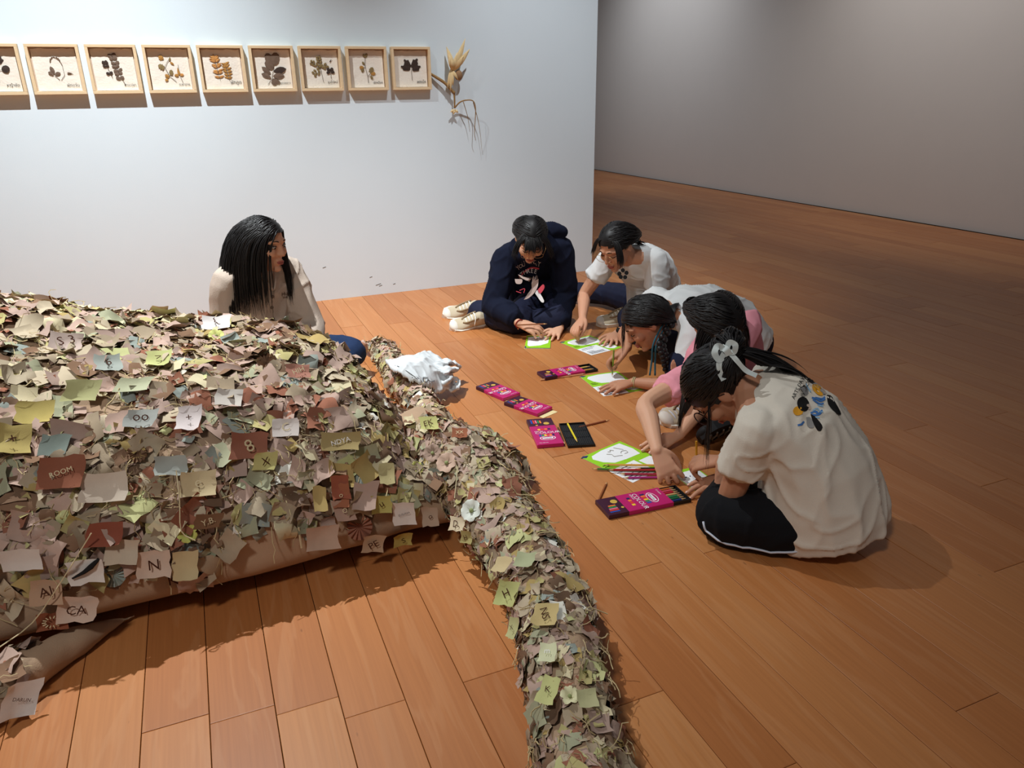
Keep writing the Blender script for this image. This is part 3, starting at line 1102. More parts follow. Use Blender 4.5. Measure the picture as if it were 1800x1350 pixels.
herb_frame(fx0 + 4 * fstep, 'หูกะพงขาว', [(0.2, 1.6, 112, 8.0, 5.0, 'round', 'grey'), (0.6, 2.4, 68, 7.6, 5.2, 'round', 'grey'), (0.0, 0.0, 130, 6.0, 4.6, 'round', 'grey'), (-1.6, -3.0, 140, 6.6, 3.0, 'oval', 'grey'),
           (0.2, -1.6, 12, 8.2, 3.8, 'oval', 'dark'), (-1.8, -5.0, 158, 6.0, 3.2, 'oval', 'grey'), (-0.4, -4.2, 2, 7.0, 3.4, 'oval', 'grey'), (-1.6, -6.4, -20, 5.4, 3.0, 'round', 'grey'), (-1.8, -7.4, -35, 3.6, 2.4, 'round', 'grey')],
           [[(-4, -9), (-1.2, -5.4), (0.4, 0.4), (0.6, 3)]], 'herbarium frame filled by a big spray of brown oval leaves')
herb_frame(fx0 + 5 * fstep, 'หูเข้าใหม่', pairs([(-0.4, 0), (-3.0, 2.5), (-6, 4)], 4, 2.0, 1.3, 60, 'olive', 'oval') + pairs([(-0.4, 1), (-0.6, 4), (-1.0, 7)], 4, 2.2, 1.3, 55, 'olive', 'oval') +
           pairs([(0, 0.6), (2.0, 2.2), (3.2, 1.0)], 3, 2.2, 1.3, 55, 'olive', 'oval') + pairs([(-0.6, -2), (-3, -1.8), (-4.6, -3)], 3, 2.2, 1.4, 60, 'olive', 'oval') +
           [(6.2, -1.6, 60, 2.6, 2.0, 'round', 'dark'), (5.8, -1.4, 140, 2.6, 2.0, 'round', 'dark'), (6.2, -1.8, -10, 2.4, 1.9, 'round', 'dark'), (5.6, -1.8, 200, 2.4, 1.8, 'round', 'dark'), (6, 4, 50, 2.2, .6, 'point', 'dark')],
           [[(0.9, -8), (0, -2), (-0.4, 1), (-1, 7)], [(-0.4, 0), (-6, 4)], [(0, .6), (3.2, 1)], [(-.6, -2), (-4.6, -3)], [(6, -6), (6, -1.5)]],
           'herbarium frame with a branching olive sprig beside one dark flower')
herb_frame(fx0 + 6 * fstep, 'ผักเปือด', [(-0.4, 7, 60, 2.6, 2.0, 'lobe', 'olive'), (-0.4, 7, 130, 2.4, 1.8, 'lobe', 'olive'), (-1.6, 2.4, 120, 2.2, 1.6, 'lobe', 'olive'), (-2.2, 0.2, 160, 2.8, 2.6, 'lobe', 'gold'),
           (-2.4, 0, 240, 2.4, 2.2, 'lobe', 'olive'), (2.0, -2.6, 60, 4.0, 3.4, 'lobe', 'olive'), (2.4, -3.0, 0, 3.2, 2.6, 'lobe', 'gold'), (2.2, -4.4, -60, 2.4, 1.8, 'lobe', 'olive')],
           [[(0.4, -9), (0.2, -5), (-1.2, 2), (-0.6, 7)], [(-1.0, 1), (-2.4, 0.4)], [(0.3, -4.5), (2.2, -3)]],
           'herbarium frame with a tall thin sprig bearing three leaf tufts')
herb_frame(fx0 + 7 * fstep, 'ชองโค', [(-0.2, 0.6, 130, 6.4, 4.2, 'wing', 'dark'), (-0.4, -0.4, 165, 6.6, 4.0, 'wing', 'dark'), (0.6, 0.6, 52, 6.8, 4.4, 'wing', 'dark'), (0.8, -0.6, 18, 6.2, 4.4, 'wing', 'dark')],
           [[(0.5, -7.5), (0.3, -2), (0.2, 2.5)]], 'rightmost herbarium frame, two dark brown butterfly-shaped leaves')

# ------------------------------------------------------------------ dried plant pinned to the wall
M_husk = mat('dry_husk', (226, 200, 152), rough=0.85, spec=0.15, var=0.16, vscale=20, stretch=(1, 1, .3))
M_husk2 = mat('dry_husk_brown', (150, 116, 84), rough=0.9, var=0.25, vscale=30)
M_twig = mat('dry_twig', (150, 118, 74), rough=0.8, var=0.25, vscale=25)


def wp(px, py, off):
    return aty(px, py, WALL_Y - 0.012 - off * 0.5)


pr = aty(800, 130, WALL_Y)
plant = empty('dried_plant', (pr[0], WALL_Y, pr[2]), 'dried corn husk plant on a twig, hung beside the last frame', 'dried plant')
po = V(pr[0], WALL_Y, pr[2])
m = MB()
m.tube(catmull([wp(757, 130, .012), wp(767, 136, .03), wp(782, 146, .05), (wp(793, 158, .06)), wp(799, 164, .065)], 4), [.009] * 4 + [.010] * 13, 8)
m.tube(catmull([wp(798, 160, .06), wp(799, 176, .06), wp(799, 190, .05)], 5), .006, 8)
m.build('twig', M_twig, plant, True, origin=po)
m = MB()
m.tube(catmull([wp(799, 190, .05), wp(808, 180, .08), wp(820, 176, .11), wp(832, 178, .13), (wp(836, 192, .13)), wp(835, 215, .11), wp(834, 235, .09), wp(836, 247, .07)], 5),
       list(np.linspace(.006, .0015, 36)), 6)
m.tube(catmull([wp(814, 178, .1), wp(822, 205, .07), wp(826, 232, .05)], 5), list(np.linspace(.003, .001, 11)), 5)
m.tube(catmull([wp(832, 180, .12), wp(842, 220, .06), wp(848, 272, .02)], 6), list(np.linspace(.003, .0008, 13)), 5)
m.build('tendril', M_twig, plant, True, origin=po)


def blade(p0, p1, wd, bow, m_, nm='husk_leaf'):
    p0, p1 = np.asarray(p0), np.asarray(p1)
    d_ = unit(p1 - p0)
    s_ = unit(np.cross(d_, V(0, -1, 0)))
    n_ = np.cross(s_, d_)
    rows = []
    for u_, w_ in ((0, .45), (.2, .85), (.4, 1), (.6, .85), (.8, .5), (.93, .2), (1, .03)):
        c = p0 + (p1 - p0) * u_ - V(0, 1, 0) * bow * math.sin(PI * u_)
        rows += [c - s_ * wd / 2 * w_ - n_ * 0.004, c + n_ * 0.004, c + s_ * wd / 2 * w_ - n_ * 0.004]
    k = len(rows)
    back = [r_ + V(0, 0.0015, 0) for r_ in rows]
    fs = [(j * 3 + i, j * 3 + i + 1, j * 3 + i + 4, j * 3 + i + 3) for j in range(6) for i in range(2)]
    fs2 = [tuple(q + k for q in reversed(f_)) for f_ in fs]
    mesh_obj(nm, rows + back, fs + fs2, m_, plant, True, origin=po)


b0 = wp(797, 124, .09)
for (px, py, off, wd) in ((785, 82, .06, .03), (788, 95, .12, .035), (800, 100, .14, .03), (818, 68, .10, .030), (810, 86, .13, .034), (826, 86, .15, .03), (815, 98, .17, .028), (804, 92, .05, .03), (793, 104, .16, .03)):
    blade(b0, wp(px, py, off), wd * 1.25, 0.015, M_husk)
for (px, py, off, wd) in ((786, 157, .06, .026), (792, 160, .08, .028), (797, 150, .1, .02), (806, 141, .11, .022)):
    blade(wp(793, 122, .085), wp(px, py, off), wd, 0.012, M_husk)
m = MB()
m.ell(wp(806, 132, .085), (.028, .024, .034))
m.build('husk_core', M_husk2, plant, True, origin=po)
for (px, py) in ((792, 197), (800, 194), (797, 201), (806, 198)):
    blade(wp(799, 193, .05), wp(px, py, .06), .02, 0.004, M_husk)
# ------------------------------------------------------------------ people
def skin_mat(name, rgb):
    return mat(name, rgb, rough=0.55, spec=0.3, var=0.06, vscale=18, bump=0.04, bscale=300, sss=0.12)


M_skin = [skin_mat('skin_warm', (206, 152, 122)), skin_mat('skin_light', (216, 166, 136)), skin_mat('skin_tan', (190, 136, 106))]
M_lip = mat('lips', (168, 92, 82), rough=0.5, spec=0.3)
M_eyew = mat('eye_white', (196, 184, 176), rough=0.4)
M_iris = mat('iris', (24, 16, 12), rough=0.25, spec=0.5)
M_brow = mat('brow_hair', (34, 24, 20), rough=0.8)
M_nail = mat('nail', (226, 178, 160), rough=0.35, spec=0.4)


def hair_mat(name, rgb):
    return mat(name, rgb, rough=0.45, spec=0.4, var=0.3, vscale=40)


M_hair = hair_mat('black_hair', (17, 14, 15))
M_navy = mat('navy_fleece', (24, 28, 44), rough=0.95, spec=0.1, bump=0.25, bscale=380, var=0.12, vscale=20)
M_track = mat('navy_track_pants', (28, 32, 54), rough=0.8, spec=0.2, bump=0.15, bscale=300, var=0.1)
M_blackp = mat('black_track_pants', (17, 18, 22), rough=0.85, spec=0.2, bump=0.2, bscale=300)
M_white_t = mat('white_cotton', (226, 228, 228), rough=0.9, spec=0.12, bump=0.2, bscale=350)
M_cream_t = mat('offwhite_cotton', (228, 220, 206), rough=0.92, spec=0.1, bump=0.2, bscale=350, var=0.03)
M_pink_t = mat('pink_cotton', (238, 158, 172), rough=0.9, spec=0.12, bump=0.2, bscale=350)
M_cardi = mat('beige_cardigan', (196, 180, 166), rough=0.98, spec=0.08, bump=0.5, bscale=240, var=0.05)
M_jean = mat('dark_denim', (36, 52, 84), rough=0.9, spec=0.15, bump=0.3, bscale=500, var=0.15, vscale=60)
M_shoe = mat('cream_canvas_shoe', (196, 182, 156), rough=0.85, var=0.08)
M_sole = mat('white_rubber', (228, 222, 210), rough=0.6)
M_eyestay = mat('tan_eyestay', (150, 128, 98), rough=0.85)
M_lace = mat('white_lace', (240, 236, 226), rough=0.85)
M_shoe_dk = mat('black_trainer', (30, 30, 32), rough=0.7)
M_stripe = mat('white_piping', (206, 212, 226), rough=0.7)
M_gold = mat('thin_gold_metal', (196, 158, 110), rough=0.3, metallic=0.9)
M_lens = mat('lens', (235, 235, 235), rough=0.05)
_nb = M_lens.node_tree.nodes['Principled BSDF']
_nb.inputs['Transmission Weight'].default_value = 1.0
_nb.inputs['IOR'].default_value = 1.05
_nb.inputs['Alpha'].default_value = 0.25


def frame3(fwd, up):
    f = unit(fwd)
    l = unit(np.cross(up, f))
    u = np.cross(f, l)
    return np.column_stack([f, l, u])


def ik(a, b, l1, l2, hint):
    a, b = np.asarray(a, float), np.asarray(b, float)
    d = b - a
    D = np.linalg.norm(d)
    Dm = min(D, (l1 + l2) * 0.995)
    k = (l1 * l1 - l2 * l2 + Dm * Dm) / (2 * Dm)
    h = math.sqrt(max(0.0, l1 * l1 - k * k))
    dn = d / D
    hv = np.asarray(hint, float)
    hv = unit(hv - dn * (hv @ dn))
    return a + dn * k * (D / Dm) + hv * h


def bez(a, b, c, n=7):
    return [(1 - t) ** 2 * a + 2 * t * (1 - t) * b + t * t * c for t in np.linspace(0, 1, n)]


GRIP = V(0.112, 0.012, -0.040)


def hand(mb, wrist, dirv, nrm, side, pose, S, nails=None):
    """side +1: thumb on the local +y side"""
    x = unit(dirv); z = unit(nrm - x * (np.dot(nrm, x))); y = np.cross(z, x)
    R = np.column_stack([x, y * side, z])
    W = lambda p: wrist + R @ (np.asarray(p, float) * S)
    mb.loft([(W((-.012, 0, 0)), R[:, 1] * .021 * S, R[:, 2] * .016 * S), (W((.02, 0, 0)), R[:, 1] * .027 * S, R[:, 2] * .016 * S),
             (W((.055, 0, .001)), R[:, 1] * .036 * S, R[:, 2] * .0145 * S), (W((.083, 0, 0)), R[:, 1] * .038 * S, R[:, 2] * .012 * S),
             (W((.092, 0, -.002)), R[:, 1] * .033 * S, R[:, 2] * .008 * S)])
    by = [.0285, .0098, -.0095, -.028]
    bx_ = [.082, .088, .085, .076]
    ln = [.068, .076, .070, .055]
    tips = []
    for i in range(4):
        b0 = V(bx_[i] - .008, by[i], 0)
        if pose == 'flat':
            an = math.radians([13, 4, -6, -17][i])
            tip = b0 + ln[i] * V(math.cos(an), math.sin(an), -0.14)
            ctl = b0 + ln[i] * V(.5 * math.cos(an), .5 * math.sin(an), 0.10)
        elif pose == 'pen':
            tip = [V(.122, .017, -.040), V(.118, .000, -.048), V(.100, -.012, -.052), V(.088, -.026, -.050)][i]
            ctl = [V(.122, .030, .018), V(.136, .008, .010), V(.132, -.012, .004), V(.118, -.030, .000)][i]
        elif pose == 'grab':
            an = math.radians([14, 4, -7, -18][i])
            tip = b0 + ln[i] * V(.62 * math.cos(an), .62 * math.sin(an), -.62)
            ctl = b0 + ln[i] * V(.72 * math.cos(an), .72 * math.sin(an), 0.06)
        else:
            an = math.radians([8, 2, -4, -10][i])
            tip = b0 + ln[i] * V(.80 * math.cos(an), .80 * math.sin(an), -.42)
            ctl = b0 + ln[i] * V(.55, .0, 0.06)
        pts = [W(p) for p in bez(b0, ctl, tip)]
        r = [.0094, .0092, .009, .0087, .0083, .0078, .0068]
        mb.tube(pts, [q * S for q in r], 9, round_ends=True)
        tips.append((pts[-1], pts[-1] - pts[-2], R[:, 2]))
    tb = V(.012, .020, -.004)
    if pose == 'pen': tc, tt = V(.055, .050, -.018), V(.108, .018, -.038)
    elif pose == 'grab': tc, tt = V(.05, .058, -.02), V(.095, .040, -.055)
    elif pose == 'flat': tc, tt = V(.04, .055, -.002), V(.075, .068, -.012)
    else: tc, tt = V(.045, .048, -.012), V(.088, .044, -.032)
    pts = [W(p) for p in bez(tb, tc, tt)]
    mb.tube(pts, [q * S for q in (.013, .0125, .0115, .0105, .010, .0095, .008)], 9, round_ends=True)
    tips.append((pts[-1], pts[-1] - pts[-2], R[:, 2]))
    if nails is not None:
        nails += [(p, unit(d_), n_, S) for p, d_, n_ in tips]
    return R


def head_prims(mb, c, R, S, neck):
    W = lambda x, y, z: c + R @ (V(x, y, z) * S)
    f, l, u = R[:, 0], R[:, 1], R[:, 2]
    mb.ell(W(-.012, 0, .025), (.094 * S, .074 * S, .083 * S), R, 18, 12)
    rg_ = [(.06, -.002, .078, .060), (.03, .0, .086, .067), (0, .001, .087, .067), (-.03, .003, .084, .064), (-.06, .010, .075, .055), (-.085, .022, .058, .042), (-.104, .034, .040, .028), (-.113, .040, .026, .018)]
    mb.loft([(W(x, 0, z), f * rx * S, l * ry * S) for z, x, rx, ry in rg_])
    mb.tube([W(.080, 0, .016), W(.092, 0, -.008), W(.101, 0, -.028)], [.007 * S, .0085 * S, .0115 * S], 10, round_ends=True)
    for s in (-1, 1):
        mb.ell(W(.090, s * .0105, -.031), (.011 * S, .008 * S, .007 * S), R, 10, 7)
        mb.ell(W(.058, s * .036, -.026), (.030 * S, .028 * S, .026 * S), R)
        mb.tube([W(.083, s * .012, .022), W(.079, s * .03, .026), W(.064, s * .05, .020)], .009 * S, 8, round_ends=True)
        mb.ell(W(-.012, s * .073, -.008), (.018 * S, .008 * S, .030 * S), R, 10, 8)
    mb.ell(W(.086, 0, -.060), (.010 * S, .021 * S, .006 * S), R, 12, 7)
    mb.ell(W(.084, 0, -.071), (.010 * S, .018 * S, .007 * S), R, 12, 7)
    mb.ell(W(.070, 0, -.100), (.020 * S, .022 * S, .015 * S), R, 12, 8)
    mb.tube([W(-.025, 0, -.045), (W(-.022, 0, -.085) + np.asarray(neck)) / 2, np.asarray(neck)], [.053 * S, .050 * S, .056 * S], 14, round_ends=True)


def face_parts(c, R, S, body, O, eyes='open', gaze=0.0, glasses=None, skin=None, look=(0, 0)):
    W = lambda x, y, z: c + R @ (V(x, y, z) * S)
    lip = MB()
    lip.tube(catmull([W(.087, -.021, -.0655), W(.0955, -.010, -.0615), W(.0965, 0, -.0625), W(.0955, .010, -.0615), W(.087, .021, -.0655)], 3),
             [.001 * S] + [.0036 * S] * 11 + [.001 * S], 6)
    lip.tube(catmull([W(.087, -.018, -.0675), W(.094, -.008, -.0715), W(.0945, .008, -.0715), W(.087, .018, -.0675)], 4),
             [.001 * S] + [.0042 * S] * 11 + [.001 * S], 6)
    lip.build('lips', M_lip, body, True, origin=O)
    for s in (-1, 1):
        b_ = MB()
        b_.tube(catmull([W(.0875, s * .013, .023), W(.0865, s * .028, .0285), W(.072, s * .049, .0235)], 4), [.0015 * S] + [.0028 * S] * 6 + [.001 * S] * 2, 5)
        b_.build('eyebrow', M_brow, body, True, origin=O)
        e = MB()
        ey = W(.0735, s * .0315, .0015)
        if eyes == 'open':
            e.ell(ey, (.0105 * S, .0150 * S, .0062 * S), R, 14, 9, mi=0)
            e.ell(ey + R @ (V(.0062, look[0] * .006, look[1] * .003) * S), (.0056 * S, .0062 * S, .0056 * S), R, 10, 8, mi=1)
            zl = .0075
        else:
            zl = -.003
        e.tube(catmull([W(.0785, s * .0165, -.001), W(.0850, s * .028, zl), W(.0815, s * .040, zl - .001), W(.0700, s * .0490, -.002)], 4),
               [.0008 * S] + [.0021 * S] * 10 + [.0012 * S] * 2, 5, mi=1)
        e.build('eye', [M_eyew, M_iris], body, True, origin=O)
    if glasses:
        g = MB()
        for s in (-1, 1):
            cc = W(.104, s * .033, -.006)
            n = 22
            pts = [cc + R @ (V(-.010 * math.cos(2 * PI * k / n) * 0 - abs(math.sin(2 * PI * k / n)) * .001, .0265 * math.cos(2 * PI * k / n), .0235 * math.sin(2 * PI * k / n)) * S) for k in range(n + 1)]
            g.tube(pts, glasses[1] * S, 6)
            g.tube([W(.103, s * .0595, .002), W(.07, s * .074, .004), W(-.005, s * .080, .006), W(-.022, s * .079, -.006)], glasses[1] * S, 5)
        g.tube([W(.104, -.0075, -.002), W(.1065, 0, .001), W(.104, .0075, -.002)], glasses[1] * S, 6)
        go = g.build('glasses', glasses[0], body.parent, True, origin=O)
        ln_ = MB()
        for s in (-1, 1):
            cc = W(.1035, s * .033, -.006)
            n = 18
            ln_.add([cc + R @ (V(0, .0255 * math.cos(2 * PI * k / n), .0225 * math.sin(2 * PI * k / n)) * S) for k in range(n)], [tuple(range(n))])
        ln_.build('lens', M_lens, go, origin=O)


def shell_cap(c, R, S, line=0.75, off=0.0, grow=0.008, sides=0.0):
    """scalp: the part of the skull above the hair line -> (verts, faces)"""
    nu, nv = 36, 22
    vs, fs = [], []
    for j in range(nv + 1):
        th = PI * j / nv
        for i in range(nu):
            ph = 2 * PI * i / nu
            vs.append((math.sin(th) * math.cos(ph), math.sin(th) * math.sin(ph), math.cos(th)))
    loc = np.array(vs) * (V(.094, .074, .083) + grow) + V(-.012, 0, .025)
    keep = loc[:, 2] > line * loc[:, 0] + off - sides * np.abs(loc[:, 1])
    for j in range(nv):
        for i in range(nu):
            q = (j * nu + i, (j + 1) * nu + i, (j + 1) * nu + (i + 1) % nu, j * nu + (i + 1) % nu)
            if all(keep[k] for k in q): fs.append(q)
    return c + (R @ (loc * S).T).T, fs, loc, keep


class Hair:
    def __init__(self, c, R, S, seed, colliders=()):
        self.c, self.R, self.S = np.asarray(c, float), R, S
        self.r = random.Random(seed)
        self.col = [(np.asarray(p, float), r_) for p, r_ in colliders]
        self.mb = MB()
        self.bulk = []

    def cap(self, **k):
        v, f, loc, keep = shell_cap(self.c, self.R, self.S, **k)
        self.mb.add(v, f)
        # inner copy so the cap has thickness
        ctr = self.c + self.R @ (V(-.012, 0, .025) * self.S)
        self.mb.add(ctr + (v - ctr) * 0.965, [tuple(reversed(q)) for q in f])

    def W(self, x, y, z):
        return self.c + self.R @ (V(x, y, z) * self.S)

    def push(self, p, ex):
        q = (p - self.c) @ self.R / self.S - V(-.012, 0, .018)
        a = V(.098, .078, .095)[None] + ex[:, None]
        e = np.linalg.norm(q / a, axis=1)
        q = np.where((e < 1)[:, None], q / np.maximum(e, 1e-6)[:, None], q)
        p = self.c + ((q + V(-.012, 0, .018)) * self.S) @ self.R.T
        for o, r_ in self.col:
            d = p - o
            L = np.maximum(np.linalg.norm(d, axis=1), 1e-6)
            p = np.where((L < r_)[:, None], o + d / L[:, None] * r_, p)
        p[:, 2] = np.maximum(p[:, 2], 0.004)
        return p

    def strands(self, P, D, length, n=11, grav=0.35, stiff=1.0, target=None, tw=0.0, wig=0.05, ex=(.002, .010), rad=0.0019):
        """many hairs at once: P roots, D start directions (world); they slide over the head and fall"""
        P = np.array(P, float); D = np.array(D, float)
        N = len(P)
        g = np.random.RandomState(self.r.randrange(10 ** 6))
        D = D / np.maximum(1e-9, np.linalg.norm(D, axis=1))[:, None]
        L = np.broadcast_to(np.asarray(length, float), (2,)) if np.ndim(length) else np.array([length, length])
        seg = g.uniform(L[0], L[1], N) / n
        exs = g.uniform(ex[0], ex[1], N)
        pts = [P]
        p, d = P, D
        done = np.zeros(N, bool)
        for i in range(n):
            v = d * stiff + V(0, 0, -1) * grav + g.normal(0, 1, (N, 3)) * wig
            if target is not None:
                tv = np.asarray(target) - p
                dist = np.linalg.norm(tv, axis=1)
                done |= dist < seg * 1.6
                v = v + tv / np.maximum(dist, 1e-6)[:, None] * tw
            d = v / np.maximum(1e-9, np.linalg.norm(v, axis=1))[:, None]
            q = self.push(p + d * seg[:, None], exs)
            if target is not None:
                q = np.where(done[:, None], np.asarray(target) + (p - np.asarray(target)) * .5, q)
            p = q
            pts.append(p)
        A = np.stack(pts, 1)                     # N, n+1, 3
        k = A.shape[1]
        T = np.gradient(A, axis=1)
        T = T / np.maximum(1e-9, np.linalg.norm(T, axis=2))[:, :, None]
        ctr = A - self.c
        U = np.cross(T, ctr)
        U = U / np.maximum(1e-9, np.linalg.norm(U, axis=2))[:, :, None]
        Wv = np.cross(T, U)
        t = np.linspace(0, 1, k)
        rr = rad * self.S * np.minimum(1, .5 + t * 4) * np.where(t < .6, 1.0, np.maximum(.15, (1 - t) / .4))
        ring = [A + (U * 1.5 * math.cos(a) + Wv * math.sin(a)) * rr[None, :, None] for a in (0, PI / 2, PI, 3 * PI / 2)]
        VV = np.stack(ring, 2).reshape(-1, 3)     # N, k, 4
        idx = np.arange(N * k * 4).reshape(N, k, 4)
        a = idx[:, :-1]; b = idx[:, 1:]
        F = np.stack([a, np.roll(a, -1, 2), np.roll(b, -1, 2), b], 3).reshape(-1, 4)
        self.bulk.append((VV, F))

    def roots(self, n, cond):
        out = []
        t = 0
        while len(out) < n and t < 20000:
            t += 1
            u = V(self.r.gauss(0, 1), self.r.gauss(0, 1), self.r.gauss(0, 1))
            u = unit(u)
            loc = u * (V(.094, .074, .083) + 0.006) + V(-.012, 0, .025)
            if cond(loc): out.append(loc)
        return out

    def build(self, parent, O, m=None, name='hair'):
        vs, fs, off = [], [], 0
        if self.mb.n:
            tri = []
            for q in self.mb.f:
                if len(q) == 4: tri.append(q)
                elif len(q) == 3: tri.append((q[0], q[1], q[2], q[2]))
                else:
                    for a in range(1, len(q) - 1, 2):
                        tri.append((q[0], q[a], q[a + 1], q[min(a + 2, len(q) - 1)]))
            quads = [q for q in tri if len(set(q)) == 4]
            tris = [q[:3] for q in tri if len(set(q)) == 3]
            vs.append(self.mb.verts()); fs += quads + tris
            off = self.mb.n
        fl = list(fs)
        for v_, f_ in self.bulk:
            vs.append(v_); fl += list(map(tuple, (f_ + off).tolist())); off += len(v_)
        return mesh_obj(name, np.concatenate(vs), fl, m or M_hair, parent, True, origin=O)


def wrinkle(v, f, amp=0.006, sc=10.0, seed=0, aniso=(1, 1, 1)):
    n = vnormals(v, f)
    Q1 = np.array(Matrix.Rotation(0.9, 3, V(.4, .7, .6)) @ Matrix.Rotation(.5, 3, 'X'))
    Q2 = np.array(Matrix.Rotation(2.1, 3, V(.7, -.3, .6)) @ Matrix.Rotation(1.1, 3, 'Z'))
    p1 = (v @ Q1.T); p2 = (v @ Q2.T)
    warp = np.stack([vnoise(p1 * 5 + 7, seed), vnoise(p2 * 5, seed + 4), vnoise(p1 * 5 - 4, seed + 5)], 1) * .05
    a = vnoise((p1 + warp) * sc * V(.55, .55, 1), seed)
    b = 1 - np.abs(vnoise((p2 + warp * 1.5) * sc * V(1.5, .45, .8) + 3.1, seed + 1))
    c = 1 - np.abs(vnoise((p1 + warp * 1.5) * sc * V(.5, 1.7, 1.1) - 1.7, seed + 2))
    return v + n * (amp * (0.7 * a + 1.1 * (b ** 5 - 0.2) + 0.9 * (c ** 6 - .15)))[:, None]


def arm_path(sh, el, wr):
    return [sh, sh + (el - sh) * .5, el, el + (wr - el) * .35, el + (wr - el) * .7, wr]


def sleeve(mb, path, r0, r1, hollow=True, puff=0.0):
    c = catmull(path, 4)
    k = len(c)
    rr = [r0 + (r1 - r0) * i / (k - 1) + puff * math.sin(PI * i / (k - 1)) for i in range(k)]
    if hollow:                      # turn the end inwards so the opening reads as cloth
        d = unit(c[-1] - c[-2])
        c = c + [c[-1] - d * 0.002, c[-1] - d * 0.03]
        rr = rr + [r1 * 0.74, r1 * 0.66]
    mb.tube(c, rr, 14)


class Person:
    def __init__(self, label, pelvis, mid, neck, tfwd, S, seed, skin=0, lat_p=None):
        self.S, self.seed = S, seed
        self.P, self.M, self.N = (np.asarray(a, float) for a in (pelvis, mid, neck))
        self.O = V(self.P[0], self.P[1], 0)
        self.root = empty('person', self.O, label, 'person')
        self.tf = unit(tfwd)
        self.skin = M_skin[skin]
        self.body = MB()
        self.col = []
        sp = catmull([self.P, self.M, self.N], 8)
        self.sp = sp
        up = unit(self.N - self.M)
        self.latS = unit(np.cross(up, self.tf))            # her left at the shoulders
        self.latP = self.latS if lat_p is None else unit(lat_p)
        self.shL = self.N - up * .045 * S + self.latS * .150 * S
        self.shR = self.N - up * .045 * S - self.latS * .150 * S
        self.legs = []
        self.arms = {}

    def ring(self, t, hw, hd):
        S = self.S
        k = t * (len(self.sp) - 1)
        i = int(max(0, min(len(self.sp) - 2, math.floor(k))))
        p = self.sp[i] + (self.sp[i + 1] - self.sp[i]) * (k - i)
        tg = unit(self.sp[min(i + 2, len(self.sp) - 1)] - self.sp[max(i - 1, 0)])
        lat = unit(self.latP * (1 - t) + self.latS * t)
        lat = unit(lat - tg * (lat @ tg))
        ap = np.cross(lat, tg)
        return (p, lat * hw * S, ap * hd * S)

    def torso(self, mb, rings):
        mb.loft([self.ring(*r) for r in rings])

    def build_torso_skin(self):
        self.torso(self.body, [(0, .135, .09), (.25, .11, .08), (.5, .115, .08), (.75, .13, .085), (.92, .11, .06), (1.0, .05, .045)])
        for s in (self.shL, self.shR):
            self.body.tube([self.N - (self.N - s) * .25, s], [.045 * self.S, .042 * self.S], 12, round_ends=True)

    def arm(self, which, wrist, hint, dirv, nrm, pose, side, ulen=.270, flen=.240):
        S = self.S
        sh = self.shL if which == 'L' else self.shR
        el = ik(sh, wrist, ulen * S, flen * S, hint)
        wrist = np.asarray(wrist, float)
        p = arm_path(sh, el, wrist)
        self.body.tube(catmull(p, 4), list(np.interp(np.linspace(0, 1, 21), [0, .2, .4, .55, .8, 1], np.array([.043, .041, .034, .036, .027, .0205]) * S)), 12, round_ends=True)
        if not hasattr(self, 'nails'): self.nails = []
        hand(self.body, wrist, np.asarray(dirv, float), np.asarray(nrm, float), side, pose, S, self.nails)
        self.arms[which] = (sh, el, wrist)

    def leg(self, hip, knee, ankle):
        S = self.S
        hip, knee, ankle = (np.asarray(a, float) for a in (hip, knee, ankle))
        self.legs.append((hip, knee, ankle))
        self.body.tube([hip, (hip + knee) / 2, knee, (knee * .6 + ankle * .4), ankle], [q * S for q in (.070, .062, .045, .045, .032)], 12, round_ends=True)

    def head(self, c, fwd, up, **kw):
        self.hc = np.asarray(c, float)
        self.HR = frame3(fwd, up)
        head_prims(self.body, self.hc, self.HR, self.S, self.N)
        self.facekw = kw

    def finish_body(self, vox=0.0042):
        v, f = remesh(self.body, vox, 3, 0.45)
        v[:, 2] = np.maximum(v[:, 2], 0.003)
        self.bodyo = mesh_obj('body', v, f, self.skin, self.root, True, origin=self.O)
        face_parts(self.hc, self.HR, self.S, self.bodyo, self.O, **self.facekw)
        if getattr(self, 'nails', None):
            nb = MB()
            for p, d_, n_, S in self.nails:
                s_ = unit(np.cross(n_, d_))
                nn = unit(np.cross(d_, s_))
                if nn @ n_ < 0: nn = -nn
                nb.ell(p + nn * .0058 * S - d_ * .001, (.0055 * S, .0045 * S, .0014 * S), np.column_stack([d_, s_, nn]), 8, 5)
            tag(nb.build('fingernail', M_nail, self.bodyo, True, origin=self.O), kind='stuff')

    def garment(self, name, mb, m, vox=0.008, smooth=4, amp=0.005, sc=11.0, minz=0.006):
        v, f = remesh(mb, vox, smooth)
        v = wrinkle(v, f, amp, sc, self.seed)
        v[:, 2] = np.maximum(v[:, 2], minz)
        o = mesh_obj(name, v, f, m, self.root, True, origin=self.O)
        return o, v, f

    def trousers(self, m, r=(.088, .082, .070, .064, .056), name='trousers', amp=0.006, pelvis=True):
        S = self.S
        mb = MB()
        if pelvis:
            mb.ell(self.P + V(0, 0, .0), (.142 * S, .142 * S, .112 * S), None, 18, 12)
        for hip, knee, ankle in self.legs:
            c = [self.P * .45 + hip * .55, hip * .6 + knee * .4, hip * .15 + knee * .85, knee * .8 + ankle * .2, knee * .35 + ankle * .65, ankle]
            cc = catmull(c, 4)
            rr = list(np.interp(np.linspace(0, 1, len(cc)), np.linspace(0, 1, 5), np.array(r) * S))
            d = unit(cc[-1] - cc[-2])
            mb.tube(cc + [cc[-1] - d * .02], rr + [rr[-1] * .7], 14)
        return self.garment(name, mb, m, 0.009, 4, amp, 9.0)

